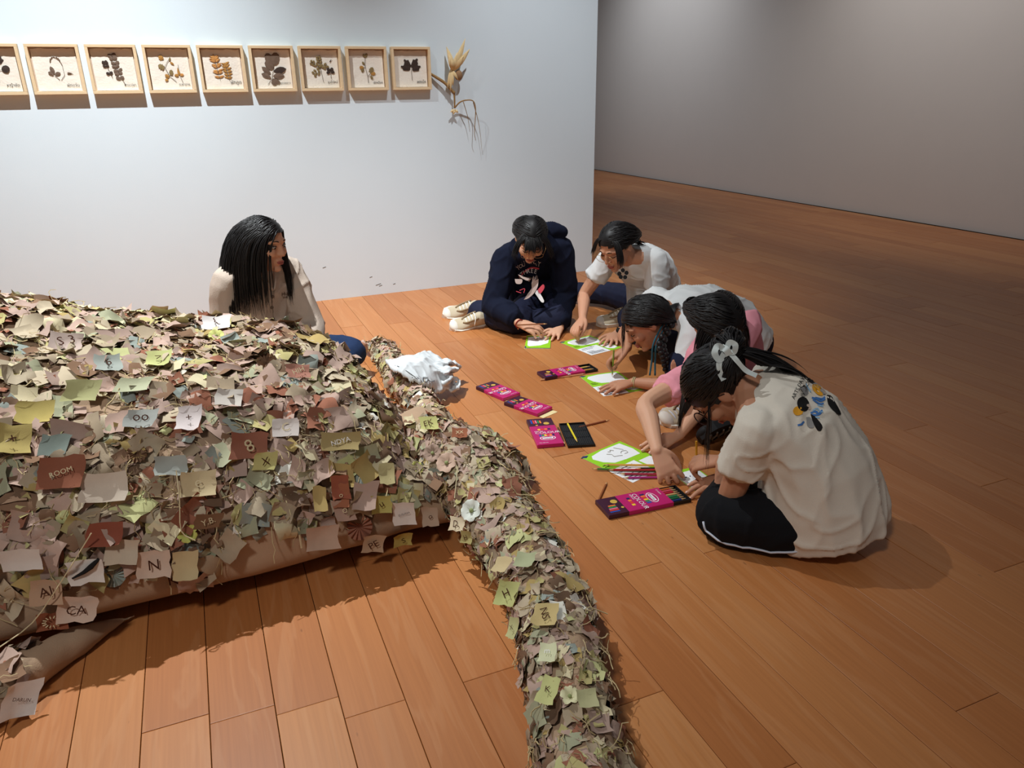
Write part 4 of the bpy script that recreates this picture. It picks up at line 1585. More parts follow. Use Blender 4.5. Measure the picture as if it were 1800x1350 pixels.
    def tshirt(self, m, rings, sl=0.62, r0=.056, r1=.066, name='t_shirt', amp=0.006, extra=None, neck_r=None):
        S = self.S
        mb = MB()
        self.torso(mb, rings)
        for k in ('L', 'R'):
            sh, el, wr = self.arms[k]
            inn = self.N * .45 + sh * .55 - unit(self.N - self.M) * .02 * S
            sleeve(mb, [inn, sh, sh + (el - sh) * (sl * .55), sh + (el - sh) * sl], r0 * S, r1 * S)
            mb.tube([self.N * .75 + sh * .25 - unit(self.N - self.M) * .018 * S, sh], [.050 * S, .050 * S], 12, round_ends=True)
        if extra: extra(mb)
        return self.garment(name, mb, m, 0.0075, 4, amp, 10.0)

    def longsleeve(self, m, rings, name, r0=.068, r1=.045, amp=0.007, extra=None, upto=0.97):
        S = self.S
        mb = MB()
        self.torso(mb, rings)
        for k in ('L', 'R'):
            sh, el, wr = self.arms[k]
            inn = self.N * .45 + sh * .55 - unit(self.N - self.M) * .02 * S
            sleeve(mb, [inn, sh, (sh + el) / 2, el, el * .5 + wr * .5, el + (wr - el) * upto], r0 * S, r1 * S, puff=.006 * S)
            mb.tube([self.N * .75 + sh * .25 - unit(self.N - self.M) * .018 * S, sh], [.054 * S, .062 * S], 12, round_ends=True)
        if extra: extra(mb)
        return self.garment(name, mb, m, 0.008, 4, amp, 9.0)

    def shoe(self, heel, toe, up, upper, sole, laces=True, L=None, stripes=False):
        """shoe from heel to toe on the ground side opposite to up"""
        S = self.S
        heel, toe = np.asarray(heel, float), np.asarray(toe, float)
        f = unit(toe - heel); L = np.linalg.norm(toe - heel)
        u = unit(np.asarray(up, float) - f * np.dot(up, f)); s = np.cross(u, f)
        W = lambda x, y, z: heel + f * x * L + s * y * S + u * z * S
        mb = MB()
        mb.loft([(W(.0, 0, .035), s * .022 * S, u * .022 * S), (W(.06, 0, .048), s * .032 * S, u * .042 * S), (W(.22, 0, .052), s * .036 * S, u * .046 * S), (W(.40, 0, .046), s * .036 * S, u * .040 * S),
                 (W(.58, 0, .037), s * .043 * S, u * .027 * S), (W(.76, 0, .030), s * .046 * S, u * .020 * S), (W(.92, 0, .027), s * .038 * S, u * .016 * S), (W(1.0, 0, .025), s * .018 * S, u * .011 * S)])
        mb.tube([W(.20, 0, .055), W(.17, 0, .082)], [.034 * S, .032 * S], 12)
        v, fc = remesh(mb, .006, 3)
        so = mesh_obj('shoe', v, fc, upper, self.root, True, origin=self.O)
        sm = MB()
        prof = [(-.03, .0), (-.01, .028), (.12, .041), (.35, .040), (.6, .049), (.8, .052), (.95, .041), (1.04, .0)]
        ring = [(x, y) for x, y in prof] + [(x, -y) for x, y in prof[-2:0:-1]]
        n = len(ring)
        sm.add([W(x, y, z) for z in (0.0, .015, .031) for x, y in ring],
               [tuple(range(n - 1, -1, -1)), tuple(2 * n + k for k in range(n))] + [(j * n + k, j * n + (k + 1) % n, (j + 1) * n + (k + 1) % n, (j + 1) * n + k) for j in range(2) for k in range(n)])
        sm.build('sole', sole, so, origin=self.O)
        if laces:
            es = MB()
            for sd in (-1, 1):
                es.tube(catmull([W(.30, sd * .026, .088), W(.46, sd * .026, .076), W(.62, sd * .022, .060), W(.70, sd * .012, .054)], 3), .0052 * S, 6)
            es.build('eyestay', M_eyestay, so, True, origin=self.O)
            lm = MB()
            for k in range(5):
                x = .36 + .075 * k
                zt = .088 - .0105 * k * 1.0
                lm.tube(catmull([W(x, -.028, zt - .008), W(x + .02, 0, zt + .006), W(x + .01, .028, zt - .008)], 3), .0042 * S, 5)
            lm.tube(catmull([W(.36, 0, .088), W(.40, .03, .085), W(.44, .05, .055)], 3), .0024 * S, 5)
            lm.build('lace', M_lace if not stripes else M_stripe, so, True, origin=self.O)
        tc = MB()
        tc.ell(W(.90, 0, .026), (.030 * S, .040 * S, .021 * S), np.column_stack([f, s, u]), 14, 9)
        tc.build('toe_cap', sole, so, True, origin=self.O)
        if stripes:
            st = MB()
            for k in range(5):
                x = .50 + .09 * k
                st.tube(catmull([W(x, -.043, .020), W(x + .01, -.02, .056 - .004 * k), W(x + .01, .02, .056 - .004 * k), W(x, .043, .020)], 3), .0042 * S, 5)
            st.build('upper_stripe', stripes, so, True, origin=self.O)
        return so, W


TEE = [(-.02, .165, .130), (.12, .165, .128), (.35, .158, .120), (.6, .163, .118), (.8, .165, .108), (.93, .125, .078), (1.0, .066, .060)]
TEE_SLIM = [(0.0, .150, .115), (.2, .142, .108), (.45, .138, .104), (.65, .148, .106), (.82, .152, .098), (.93, .118, .075), (1.0, .064, .058)]


def decal(tree, shapes, c, u, v, n, host, O, off=0.0025):
    """flat print laid on a garment: shapes = list of (name, verts2d, faces, material); projected along -n"""
    out = []
    groups = {}
    for nm, v2, ff, m in shapes:
        pts = []
        ok = True
        for x, y in v2:
            p = c + u * x + v * y
            h = tree.ray_cast(Vector(p + n * 0.15), Vector(-n), 0.4)
            q = p if h[0] is None else np.array(h[0]) + n * off
            pts.append(q)
        groups.setdefault((nm, m.name), [MB(), m])[0].add(pts, ff)
    for (nm, _), (mb, m) in groups.items():
        mb.build(nm, m, host, origin=O)


def decal_px(tree, shapes, host, O, dist, off=0.003):
    """print whose outline was measured on the photograph; each point is laid on the cloth it falls on"""
    groups = {}
    o_ = Vector((0, 0, CAM_H))
    for nm, v2, ff, m in shapes:
        pts = []
        for x, y in v2:
            d_ = Vector(unit(ray(x, y)))
            h = tree.ray_cast(o_, d_)
            if h[0] is None or abs(h[3] - dist) > .22:
                h = tree.find_nearest(o_ + d_ * dist)
            q, n_ = np.array(h[0]), np.array(h[1])
            pts.append(q + n_ * off)
        mb = MB(); mb.add(pts, ff)
        mb.build(nm, m, host, origin=O)


def blob(pts, k=4):
    c = catmull([V(a, b, 0) for a, b in pts] + [V(*pts[0], 0)], k)[:-1]
    c = [(p[0], p[1]) for p in c]
    n = len(c)
    mid = (sum(p[0] for p in c) / n, sum(p[1] for p in c) / n)
    # fan with an inner ring so that it can bend with the cloth
    inner = [((p[0] + mid[0]) / 2, (p[1] + mid[1]) / 2) for p in c]
    vs = c + inner + [mid]
    fs = [(i, (i + 1) % n, n + (i + 1) % n, n + i) for i in range(n)] + [(n + i, n + (i + 1) % n, 2 * n) for i in range(n)]
    return vs, fs


def strokes(paths, w):
    vs, fs = [], []
    for pth in paths:
        c = catmull([V(a, b, 0) for a, b in pth], 4)
        b0 = len(vs)
        for i, p in enumerate(c):
            t = unit((c[min(i + 1, len(c) - 1)] - c[max(i - 1, 0)]))
            nx = V(-t[1], t[0], 0) * w / 2
            vs += [(p[0] + nx[0], p[1] + nx[1]), (p[0] - nx[0], p[1] - nx[1])]
        fs += [(b0 + 2 * i, b0 + 2 * i + 1, b0 + 2 * i + 3, b0 + 2 * i + 2) for i in range(len(c) - 1)]
    return vs, fs


def place_text(s, x, y, size, rot=0.0):
    v, f = text2d(s, size)
    ca, sa = math.cos(rot), math.sin(rot)
    return [(x + a * ca - b * sa, y + a * sa + b * ca) for a, b in v], f
def torso_balls(p, r=.13, front=None):
    S = p.S
    sp = p.sp
    out = [(sp[i], r * S) for i in (4, 8, 11, 13)]
    out += [(p.shL, .075 * S), (p.shR, .075 * S), (p.N * .5 + p.shL * .5, .07 * S), (p.N * .5 + p.shR * .5, .07 * S)]
    return out


def text_arc(s, r, a0, a1, size):
    """letters set on an arc (angles measured from +y, clockwise)"""
    vs, fs = [], []
    n = len(s)
    for i, ch in enumerate(s):
        if ch == ' ': continue
        v, f = text2d(ch, size)
        if not len(f): continue
        v = v - V((v[:, 0].min() + v[:, 0].max()) / 2, 0)
        a = a0 + (a1 - a0) * i / (n - 1)
        ca, sa = math.cos(-a), math.sin(-a)
        b0 = len(vs)
        vs += [(x * ca - (y + r) * sa, x * sa + (y + r) * ca) for x, y in v]
        fs += [tuple(q + b0 for q in t) for t in f]
    return vs, fs


# ---- P1: woman in the beige cardigan behind the sculpture
p = Person('woman in a beige button cardigan with long black hair, sitting behind the sculpture', (0.22, 3.80, .11), (0.205, 3.86, .36), (0.235, 3.81, .585), (.45, -.89, 0), 1.1, 11, skin=0)
p.build_torso_skin()
p.head((0.268, 3.755, .708), (.70, -.68, -.16), (.08, -.02, 1), eyes='open', look=(0.3, -1.0))
p.arm('L', (0.37, 3.55, .20), (.55, .55, -.8), (-.8, -.2, -.3), (0, -.4, .9), 'relax', -1)
p.arm('R', (0.12, 3.53, .20), (-.45, .55, -.8), (.8, -.2, -.3), (0, -.4, .9), 'relax', 1)
p.leg((0.32, 3.74, .12), (0.66, 3.66, .135), (0.28, 3.46, .075))
p.leg((0.12, 3.74, .12), (-0.14, 3.52, .13), (0.16, 3.42, .09))
p.finish_body(.005)
p.trousers(M_jean)
cg, gv, gf_ = p.longsleeve(M_cardi, [(-.02, .17, .125), (.15, .165, .120), (.4, .158, .115), (.62, .165, .116), (.8, .168, .106), (.93, .128, .078), (1.0, .066, .058)], 'cardigan', r1=.05, amp=.008)
tree = BVHTree.FromPolygons([tuple(a) for a in gv], [tuple(map(int, q)) for q in gf_])
fw = p.tf; lt = p.latS; ch = p.sp[11]
bt = MB()
for k in range(5):
    q = p.sp[3 + 2 * k] + fw * .3
    h = tree.ray_cast(Vector(q), Vector(-fw), .5)
    if h[0] is not None:
        bt.ell(np.array(h[0]) + fw * .002, (.009, .009, .004), frame3(np.cross(fw, V(0, 0, 1)), fw) @ np.eye(3))
bt.build('button', mat('cardigan_button', (120, 104, 92)), cg, True, origin=p.O)
sh_ = [('placket', *strokes([[(0, -.22), (0, .1), (-.01, .16)]], .004), mat('placket_seam', (150, 134, 120)))]
sh_.append(('embroidery', *place_text('Hug', .062, .045, .030), M_thread_d))
sh_.append(('embroidery', *place_text('me', .070, .030, .022), M_thread_d))
decal(tree, sh_, p.sp[9], -lt * -1.0, V(0, 0, 1), fw, cg, p.O)
# open neckline shows an inner edge
nk = MB()
nk.tube(catmull([p.N + lt * .06 + V(0, 0, .01), p.N + fw * .075 + lt * .03 - V(0, 0, .05), p.N + fw * .095 - V(0, 0, .10), p.N + fw * .075 - lt * .03 - V(0, 0, .05), p.N - lt * .06 + V(0, 0, .01)], 5), .008, 8)
nk.build('neckband', M_cardi, cg, True, origin=p.O)
H = Hair(p.hc, p.HR, p.S, 3, [(p.sp[i], .118 * p.S) for i in (4, 8, 11)] + [(p.shL, .066), (p.shR, .060)])
H.cap(line=.72, off=.004)
RS = random.Random(77)


def rooted(H, locs):
    return [H.W(*q) for q in locs]


rt = H.roots(1500, lambda q: q[2] > .72 * q[0] + .010)
sg = [1 if q[1] > 0.018 else -1 for q in rt]
H.strands(rooted(H, rt), [p.HR @ V(-.75, s * .88, .10) for s, q in zip(sg, rt)], (.38, .47), 15, grav=.44, ex=(.001, .0085), wig=.022)
rt = [(RS.uniform(.0, .04), .080, RS.uniform(-.03, .03)) for k in range(170)]      # far lock falling in front of the shoulder
H.strands(rooted(H, rt), [V(.10, -.12, -1) + p.HR @ V(.12, .12, 0) for q in rt], (.22, .30), 11, grav=.5, ex=(.002, .008), wig=.03)
H.build(p.root, p.O)

# ---- P2: girl in the navy hoodie
p = Person('girl in a navy hoodie with round glasses, sitting by the wall holding a brown pencil', (1.96, 4.27, .11), (1.93, 4.26, .33), (1.835, 4.09, .475), (-.30, -.90, -.35), 1.1, 21, skin=1, lat_p=(.93, -.36, 0))
p.build_torso_skin()
p.head((1.775, 3.985, .565), (-.20, -.66, -.72), (-.16, -.70, .70), eyes='down', glasses=(M_gold, .0011))
gp2 = atz(929, 589, .045)
hd = unit(V(.75, -.60, -.28)); hn = unit(V(-.35, -.30, .85))
p.arm('R', gp2 + V(-.03, .07, .056), (-.5, .6, -.5), hd, hn, 'relax', 1)
p.arm('L', atz(984, 577, .035), (.6, .7, -.2), (-.72, -.60, -.10), (0, -.15, 1), 'flat', -1)
p.leg((1.86, 4.20, .11), (1.655, 3.93, .085), (1.56, 4.40, .055))
p.leg((2.03, 4.18, .11), (1.92, 3.89, .075), (1.585, 4.13, .05))
p.finish_body(.0042)
_, tv, tf_ = p.trousers(M_track, r=(.085, .08, .072, .068, .062))
SW = p.shoe(atz(846, 548, .004), atz(779, 557, .004), (.05, -.55, .8), M_shoe, M_sole)
SW = p.shoe(atz(852, 570, .004), atz(792, 579, .004), (.05, -.50, .85), M_shoe, M_sole)
st = MB()
st.tube(catmull([atz(834, 540, .10), atz(846, 531, .12), atz(858, 522, .15), atz(866, 517, .17)], 4), .0035, 6)
st.build('side_stripe', M_stripe, p.root, True, origin=p.O)
def hood(mb, p=p):
    S = p.S; up = unit(p.N - p.M); bk = -p.tf
    mb.tube(catmull([p.N + p.latS * .075 * S + p.tf * .03 + up * .01, p.N + p.latS * .088 * S + bk * .04 * S + up * .045, p.N + bk * .095 * S + up * .055, p.N - p.latS * .088 * S + bk * .04 * S + up * .045, p.N - p.latS * .075 * S + p.tf * .03 + up * .01,
             p.N + p.tf * .075 * S - up * .02 , p.N + p.latS * .075 * S + p.tf * .03 + up * .01], 4), .036 * S, 10)
    mb.ell(p.N + bk * .075 * S - up * .02 * S + p.latS * .05, (.095 * S, .06 * S, .08 * S), frame3(p.latS, up))
    mb.tube(catmull([p.N + p.latS * .05 * S + bk * .10 * S + up * .10, p.N + p.latS * .13 * S + bk * .09 * S + up * .105, p.N + p.latS * .18 * S + bk * .06 * S + up * .08], 4), [.034 * S] * 5 + [.026 * S] * 4, 10, round_ends=True)
cg, gv, gf_ = p.longsleeve(M_navy, [(-.06, .185, .15), (.1, .185, .148), (.35, .175, .135), (.6, .178, .130), (.8, .178, .118), (.93, .135, .088), (1.0, .075, .066)], 'hoodie', r0=.08, r1=.052, amp=.010, extra=hood, upto=.93)
tree = BVHTree.FromPolygons([tuple(a) for a in gv], [tuple(map(int, q)) for q in gf_])
M_pk = mat('pink_print', (206, 74, 88), rough=.8); M_gw = mat('grey_white_print', (206, 186, 178), rough=.8); M_wh = mat('bright_white_print', (240, 240, 240), rough=.8)
pc = aty(931, 497, 3.93)
pn = unit(V(0, 0, CAM_H) - pc); pn = unit(V(pn[0] * .8 - .1, pn[1], .35)); pu = unit(np.cross(V(0, 0, 1), pn)); pv = np.cross(pn, pu)
q_ = .1
sh_ = [('chest_print', *blob([(-.035, -.10), (.01, -.06), (.012, .0), (.028, .055), (.045, .062), (.052, .0), (.035, -.05), (-.005, -.09)], 3), M_gw),
       ('chest_print', *blob([(.015, .03), (-.035, .035), (-.07, .055), (-.05, .03), (-.01, .012)], 3), M_gw),
       ('chest_print', *blob([(-.088, .022), (-.045, .020), (-.05, -.005), (-.08, -.004)], 3), M_gw),
       ('chest_print', *blob([(.032, -.062), (.048, -.045), (.085, -.105), (.07, -.115)], 3), M_wh),
       ('chest_print', *strokes([[(-.068, .05), (-.035, .085), (.01, .105), (.055, .10)]], .008), M_pk),
       ('chest_print', *blob([(.045, -.045), (.078, -.01), (.088, -.03), (.06, -.068)], 3), M_pk),
       ('chest_print', *strokes([[(-.06, -.045), (-.03, -.035), (-.035, -.06)], [(-.08, -.05), (-.05, -.06)]], .004), M_pk)]
tv_, tf2 = text_arc('YOU ONLY', .125, -.62, .38, .030); sh_.append(('chest_lettering', [(x + .005, y - .005) for x, y in tv_], tf2, M_gw))
tv_, tf2 = text_arc('THREE', .086, -.60, .30, .034); sh_.append(('chest_lettering', [(x + .005, y - .008) for x, y in tv_], tf2, M_wh))
decal(tree, sh_, pc, pu, pv, pn, cg, p.O)
H = Hair(p.hc, p.HR, p.S, 5, torso_balls(p, .12))
H.cap(line=.66, off=.012, sides=.35)
rt = H.roots(1000, lambda q: q[2] > .66 * q[0] + .02 and q[0] < .075)
H.strands(rooted(H, rt), [p.HR @ V(-.5, (1 if q[1] > 0 else -1) * .8, 0) for q in rt], .25, 10, grav=.03, target=H.W(-.100, 0, -.055), tw=.55, ex=(.001, .006), wig=.02)
rt = [(RS.uniform(.045, .07), RS.uniform(-.05, .05) * .7, .092) for k in range(110)]
H.strands(rooted(H, rt), [p.HR @ V(.9, q[1] * 14, -.25) for q in rt], (.06, .095), 8, grav=.15, ex=(.003, .008), wig=.03, rad=.0015)
for s in (-1, 1):
    rt = [(RS.uniform(.02, .05), s * RS.uniform(.03, .05), .085) for k in range(60)]
    H.strands(rooted(H, rt), [p.HR @ V(.45, s * 1.0, -.3) for q in rt], (.12, .16), 9, grav=.2, ex=(.003, .008), wig=.03, rad=.0015)
H.build(p.root, p.O)
bd = MB()
sh, el, wr = p.arms['R']
a_ = unit(wr - el); b_ = unit(np.cross(a_, V(0, 0, 1))); c_ = np.cross(a_, b_)
bd.tube([wr + a_ * .004 + (b_ * math.cos(t) + c_ * math.sin(t)) * .026 for t in np.linspace(0, 2 * PI, 17)], .003, 6)
bd.build('bracelet', mat('red_bracelet', (150, 40, 34)), p.root, True, origin=p.O)
P2 = p

# ---- P3: girl in the white T-shirt writing, glasses
p = Person('girl in a plain white T-shirt and thin glasses, leaning on one hand while writing', (2.52, 3.76, .11), (2.46, 3.75, .34), (2.245, 3.66, .475), (-.72, -.42, -.55), 1.1, 31, skin=0, lat_p=(.55, -.83, 0))
p.build_torso_skin()
p.head((2.13, 3.60, .560), (-.80, -.28, -.56), (-.52, -.20, .83), eyes='down', glasses=(M_gold, .0011))
tip3 = atz(1017, 602, 0.004); pd3 = unit(atz(1019, 572, .135) - tip3)
g3 = tip3 + pd3 * .045
hd = unit(V(-.62, -.45, -.35)); hn = unit(V(.1, .35, .9))
x_ = hd; z_ = unit(hn - x_ * (hn @ x_)); y_ = np.cross(z_, x_)
w3 = g3 - (x_ * GRIP[0] + y_ * GRIP[1] + z_ * GRIP[2]) * 1.1
p.arm('R', w3, (-.25, .5, -.6), hd, hn, 'pen', 1, ulen=.235, flen=.215)
p.arm('L', atz(1084, 586, .035), (.8, -.4, -.1), (-.75, -.62, -.12), (-.1, -.1, 1), 'flat', -1)
p.leg((2.50, 3.95, .11), (2.46, 4.25, .10), (2.31, 4.46, .075))
p.leg((2.50, 3.62, .11), (2.20, 3.47, .10), (2.38, 3.86, .06))
p.finish_body()
p.trousers(M_track)
p.shoe((2.42, 3.86, .004), (2.19, 3.90, .004), (0, -.3, .95), M_shoe, M_sole)
cg, gv, gf_ = p.tshirt(M_white_t, TEE, sl=.60)
tree = BVHTree.FromPolygons([tuple(a) for a in gv], [tuple(map(int, q)) for q in gf_])
pc = aty(1095, 481, 3.50); pn = unit(V(-.35, -.9, .3)); pu = unit(np.cross(V(0, 0, 1), pn)); pv = np.cross(pn, pu)
decal(tree, [('printed_dot', *blob([(.012 * math.cos(t) + a, .012 * math.sin(t) + b) for t in np.linspace(0, 2 * PI, 7)[:-1]], 2), M_black) for a, b in ((-.02, .0), (0, .018), (.02, .004), (.012, -.02), (-.012, -.018))], pc, pu, pv, pn, cg, p.O)
H = Hair(p.hc, p.HR, p.S, 6, torso_balls(p, .12))
H.cap(line=.70, off=.004, sides=.42)
tie = H.W(-.112, 0, -.028)
rt = H.roots(1000, lambda q: q[2] > .70 * q[0] + .012)
H.strands(rooted(H, rt), [p.HR @ V(-.5, (1 if q[1] > 0 else -1) * .8, 0) for q in rt], .26, 10, grav=.03, target=tie, tw=.55, ex=(.001, .007), wig=.02)
rt = [tie + V(RS.gauss(0, .005), RS.gauss(0, .005), 0) for k in range(140)]
H.strands(rt, [p.HR @ V(-.9, RS.gauss(0, .2), -.5) for q in rt], (.10, .17), 8, grav=.3, wig=.05)
rt = [(.055 - y * .3, y * .8, .088 - y * .2) for y in [RS.uniform(.035, .07) for k in range(44)]]     # loose lock beside the cheek
H.strands(rooted(H, rt), [p.HR @ V(.12, 1.0, -.3) for q in rt], (.13, .18), 10, grav=.35, ex=(.003, .008), wig=.03, rad=.0014)
rt = [(.055 + y * .3, y * .8, .088 + y * .2) for y in [RS.uniform(-.07, -.01) for k in range(60)]]
H.strands(rooted(H, rt), [p.HR @ V(.2, -1.0, -.3) for q in rt], (.09, .13), 8, grav=.25, ex=(.003, .008), wig=.03, rad=.0014)
H.build(p.root, p.O)
wt = MB()
sh, el, wr = p.arms['L']
a_ = unit(wr - el); b_ = unit(np.cross(a_, V(0, 0, 1))); c_ = np.cross(b_, a_)
wt.tube([wr - a_ * .02 + (b_ * math.cos(t) + c_ * math.sin(t)) * .0275 for t in np.linspace(0, 2 * PI, 17)], .004, 6)
wt.ell(wr - a_ * .02 - b_ * .02 + c_ * .018, (.016, .016, .008), frame3(a_, unit(c_ - b_)))
wt.build('wristwatch', M_black, p.root, True, origin=p.O)
P3 = p

# ---- P4: girl with the braid, bent low over her sheet
p = Person('girl with a long dark braid bent low over her sheet, writing with a green pencil', (2.55, 2.97, .12), (2.38, 2.97, .30), (2.045, 2.96, .345), (-.80, .10, -.62), 1.1, 41, skin=2, lat_p=(.05, -1, 0))
p.build_torso_skin()
p.head((1.915, 2.945, .318), (-.72, .22, -.62), (-.62, .24, .75), eyes='down')
tip4 = atz(1076, 662, .004); pd4 = unit(atz(1079, 616, .16) - tip4)
g4 = tip4 + pd4 * .05
hd = unit(V(-.80, .10, -.45)); hn = unit(V(-.15, .35, .9))
x_ = hd; z_ = unit(hn - x_ * (hn @ x_)); y_ = np.cross(z_, x_)
w4 = g4 - (x_ * GRIP[0] + y_ * GRIP[1] + z_ * GRIP[2]) * 1.1
p.arm('R', w4, (.2, .9, -.4), hd, hn, 'pen', 1)
p.arm('L', atz(1112, 672, .035), (.5, -.8, -.3), (-.93, .02, -.10), (-.1, 0, 1), 'flat', -1)
p.leg((2.46, 2.84, .12), (1.965, 2.735, .135), (2.25, 2.98, .06))
p.leg((2.48, 3.08, .12), (2.12, 3.36, .13), (2.30, 3.04, .08))
p.finish_body()
p.trousers(M_track)
cg, gv, gf_ = p.tshirt(M_white_t, TEE, sl=.62)
H = Hair(p.hc, p.HR, p.S, 7, torso_balls(p, .11))
H.cap(line=.66, off=.004, sides=.18)
tie = H.W(-.085, .055, -.062)
rt = H.roots(1100, lambda q: q[2] > .66 * q[0] + .010)
H.strands(rooted(H, rt), [p.HR @ V(-.6, (1 if q[1] > -.01 else -1) * .7, 0) for q in rt], .27, 11, grav=.03, target=tie, tw=.55, ex=(.001, .007), wig=.02)
br = catmull([tie, aty(1163, 605, float(tie[1]) - .05), aty(1168, 628, float(tie[1]) - .075), aty(1172, 650, float(tie[1]) - .08)], 6)
for k, q in enumerate(br):
    sd = (1 if k % 2 else -1) * .010
    t_ = 1 - .35 * k / len(br)
    H.mb.ell(q + V(sd, 0, .004), (.020 * t_, .017 * t_, .019 * t_), None, 9, 6)
rt = [(.07, RS.uniform(.0, .05), .07) for k in range(22)]
H.strands(rooted(H, rt), [p.HR @ V(.6, .5, -.6) for q in rt], (.10, .18), 9, grav=.8, ex=(.004, .007), wig=.08, rad=.0009)
H.build(p.root, p.O)
bd = MB()
sh, el, wr = p.arms['L']
a_ = unit(wr - el); b_ = unit(np.cross(a_, V(0, 0, 1))); c_ = np.cross(a_, b_)
for o_ in (-.012, -.004):
    bd.tube([wr + a_ * o_ + (b_ * math.cos(t) + c_ * math.sin(t)) * .0255 for t in np.linspace(0, 2 * PI, 17)], .0026, 6)
bd.build('bracelet', mat('beaded_bracelet', (196, 186, 140), var=.4, vscale=200), p.root, True, origin=p.O)
ly = MB()
l0 = p.N + V(-.03, -.075, .02)
for dx, dy in ((0, 0), (.012, -.01)):
    pts = catmull([l0 + V(dx, dy, 0), aty(1150, 600, 2.83) + V(dx, dy, 0), aty(1146, 632, 2.84) + V(dx, dy, 0), aty(1142, 660, 2.83) + V(dx * 2, dy, 0)], 5)
    ly.tube(pts, .005, 6)
ly.build('lanyard', mat('teal_lanyard', (44, 92, 108), rough=.7), p.root, True, origin=p.O)
P4 = p

# ---- P5: girl in pink, reaching for pencils
p = Person('girl in a pink T-shirt with loose black hair, reaching down to the pencils', (2.05, 2.47, .12), (2.03, 2.48, .27), (1.905, 2.375, .355), (.18, -.86, -.45), 1.1, 51, skin=1, lat_p=(1, -.05, 0))
p.build_torso_skin()
p.head((1.850, 2.315, .482), (.15, -.52, -.84), (-.10, -.84, .53), eyes='down')
w5 = atz(1155, 792, .115)
p.arm('R', w5, (-.9, .2, .1), (.20, -.60, -.77), (-.45, -.60, .55), 'grab', 1, ulen=.29, flen=.25)
p.arm('L', atz(1192, 766, .04), (.7, -.3, .3), (-.92, -.10, -.12), (0, 0, 1), 'flat', -1)
p.leg((1.94, 2.45, .13), (1.84, 2.30, .19), (1.87, 2.44, .07))
p.leg((2.14, 2.42, .13), (2.22, 2.20, .13), (1.98, 2.22, .07))
p.finish_body()
p.trousers(M_blackp, r=(.088, .082, .078, .075, .062))
p.shoe((1.90, 2.50, .004), (1.72, 2.47, .004), (-.1, -.45, .9), M_shoe, M_sole, stripes=M_stripe)
so, W = p.shoe((1.96, 2.235, .06), (1.745, 2.205, .04), (.12, .82, .55), M_shoe_dk, M_shoe_dk, laces=False)
tr = MB()
for k in range(5):
    x = .24 + .16 * k
    tr.tube(catmull([W(x, -.030, -.003), W(x + .05, -.012, -.004), W(x - .01, .006, -.004), W(x + .04, .028, -.003)], 4), .0048, 5)
tr.build('tread', mat('grey_tread', (128, 124, 116), rough=.7), so, True, origin=p.O)
cg, gv, gf_ = p.tshirt(M_pink_t, TEE, sl=.60, r1=.064)
H = Hair(p.hc, p.HR, p.S, 8, torso_balls(p, .12))
H.cap(line=.62, off=-.004, sides=.4)
rt = H.roots(1300, lambda q: q[2] > .62 * q[0] + .006)
H.strands(rooted(H, rt), [p.HR @ V(-.3, (1 if q[1] > 0.01 else -1) * .8, 0) for q in rt], .27, 12, grav=.03, target=H.W(-.098, .01, -.06), tw=.5, ex=(.001, .009), wig=.022)
rt = [(RS.uniform(-.03, .05), s * RS.uniform(.05, .07), .05) for s in (-1, 1) for k in range(70)]
H.strands(rooted(H, rt), [p.HR @ V(.1, q[1] * 12, -.4) for q in rt], (.11, .17), 9, grav=.4, ex=(.002, .008), wig=.03, rad=.0016)
rt = [(.06, RS.uniform(-.05, .05), .085) for k in range(50)]
H.strands(rooted(H, rt), [p.HR @ V(.9, q[1] * 5, -.2) for q in rt], (.09, .13), 8, grav=.3, ex=(.003, .008), wig=.04, rad=.0015)
H.build(p.root, p.O)
P5 = p

# ---- P6: girl in the off-white T-shirt, seen from behind
p = Person('girl in an off-white T-shirt with a printed back and ribboned ponytail, sitting cross-legged', (1.695, 1.535, .12), (1.640, 1.570, .335), (1.505, 1.705, .475), (-.50, .72, -.42), 1.1, 61, skin=2, lat_p=(-.857, -.515, 0))
p.shL = p.shL - unit(p.N - p.M) * .022 - p.latS * .020
p.build_torso_skin()
p.head((1.450, 1.785, .472), (-.30, .34, -.89), (-.76, .50, .42), eyes='down', glasses=(mat('dark_glasses', (52, 32, 28), rough=.35), .0019))
tip6 = atz(1225, 852, .004); pd6 = unit(atz(1224, 779, .165) - tip6)
g6 = tip6 + pd6 * .055
hd = unit(V(-.45, .75, -.35)); hn = unit(V(-.25, -.1, .95))
x_ = hd; z_ = unit(hn - x_ * (hn @ x_)); y_ = -np.cross(z_, x_)
w6 = g6 - (x_ * GRIP[0] + y_ * GRIP[1] + z_ * GRIP[2]) * 1.1
p.arm('L', w6, (-.55, -.8, -.1), hd, hn, 'pen', -1)
p.arm('R', V(1.62, 1.90, .055), (.8, .2, .1), (-.9, .02, -.22), (0, 0, 1), 'flat', 1)
p.leg((1.66, 1.44, .105), (1.370, 1.655, .085), (1.70, 1.85, .055))
p.leg((1.84, 1.62, .12), (1.92, 2.00, .10), (1.62, 1.84, .06))
p.finish_body()
_, tv, tf_ = p.trousers(M_blackp, r=(.098, .088, .076, .070, .062), amp=.007)
T6 = [(-.16, .190, .175), (-.04, .198, .182), (.12, .196, .172), (.35, .186, .150), (.6, .176, .128), (.8, .172, .112), (.93, .128, .080), (1.0, .068, .060)]
cg, gv, gf_ = p.tshirt(M_cream_t, T6, sl=.58, r0=.054, r1=.072, amp=.007)
tree = BVHTree.FromPolygons([tuple(a) for a in gv], [tuple(map(int, q)) for q in gf_])
pip = MB()
ptree = BVHTree.FromPolygons([tuple(a) for a in tv], [tuple(map(int, q)) for q in tf_])
pp = []
hip_, kn_, an_ = p.legs[0]
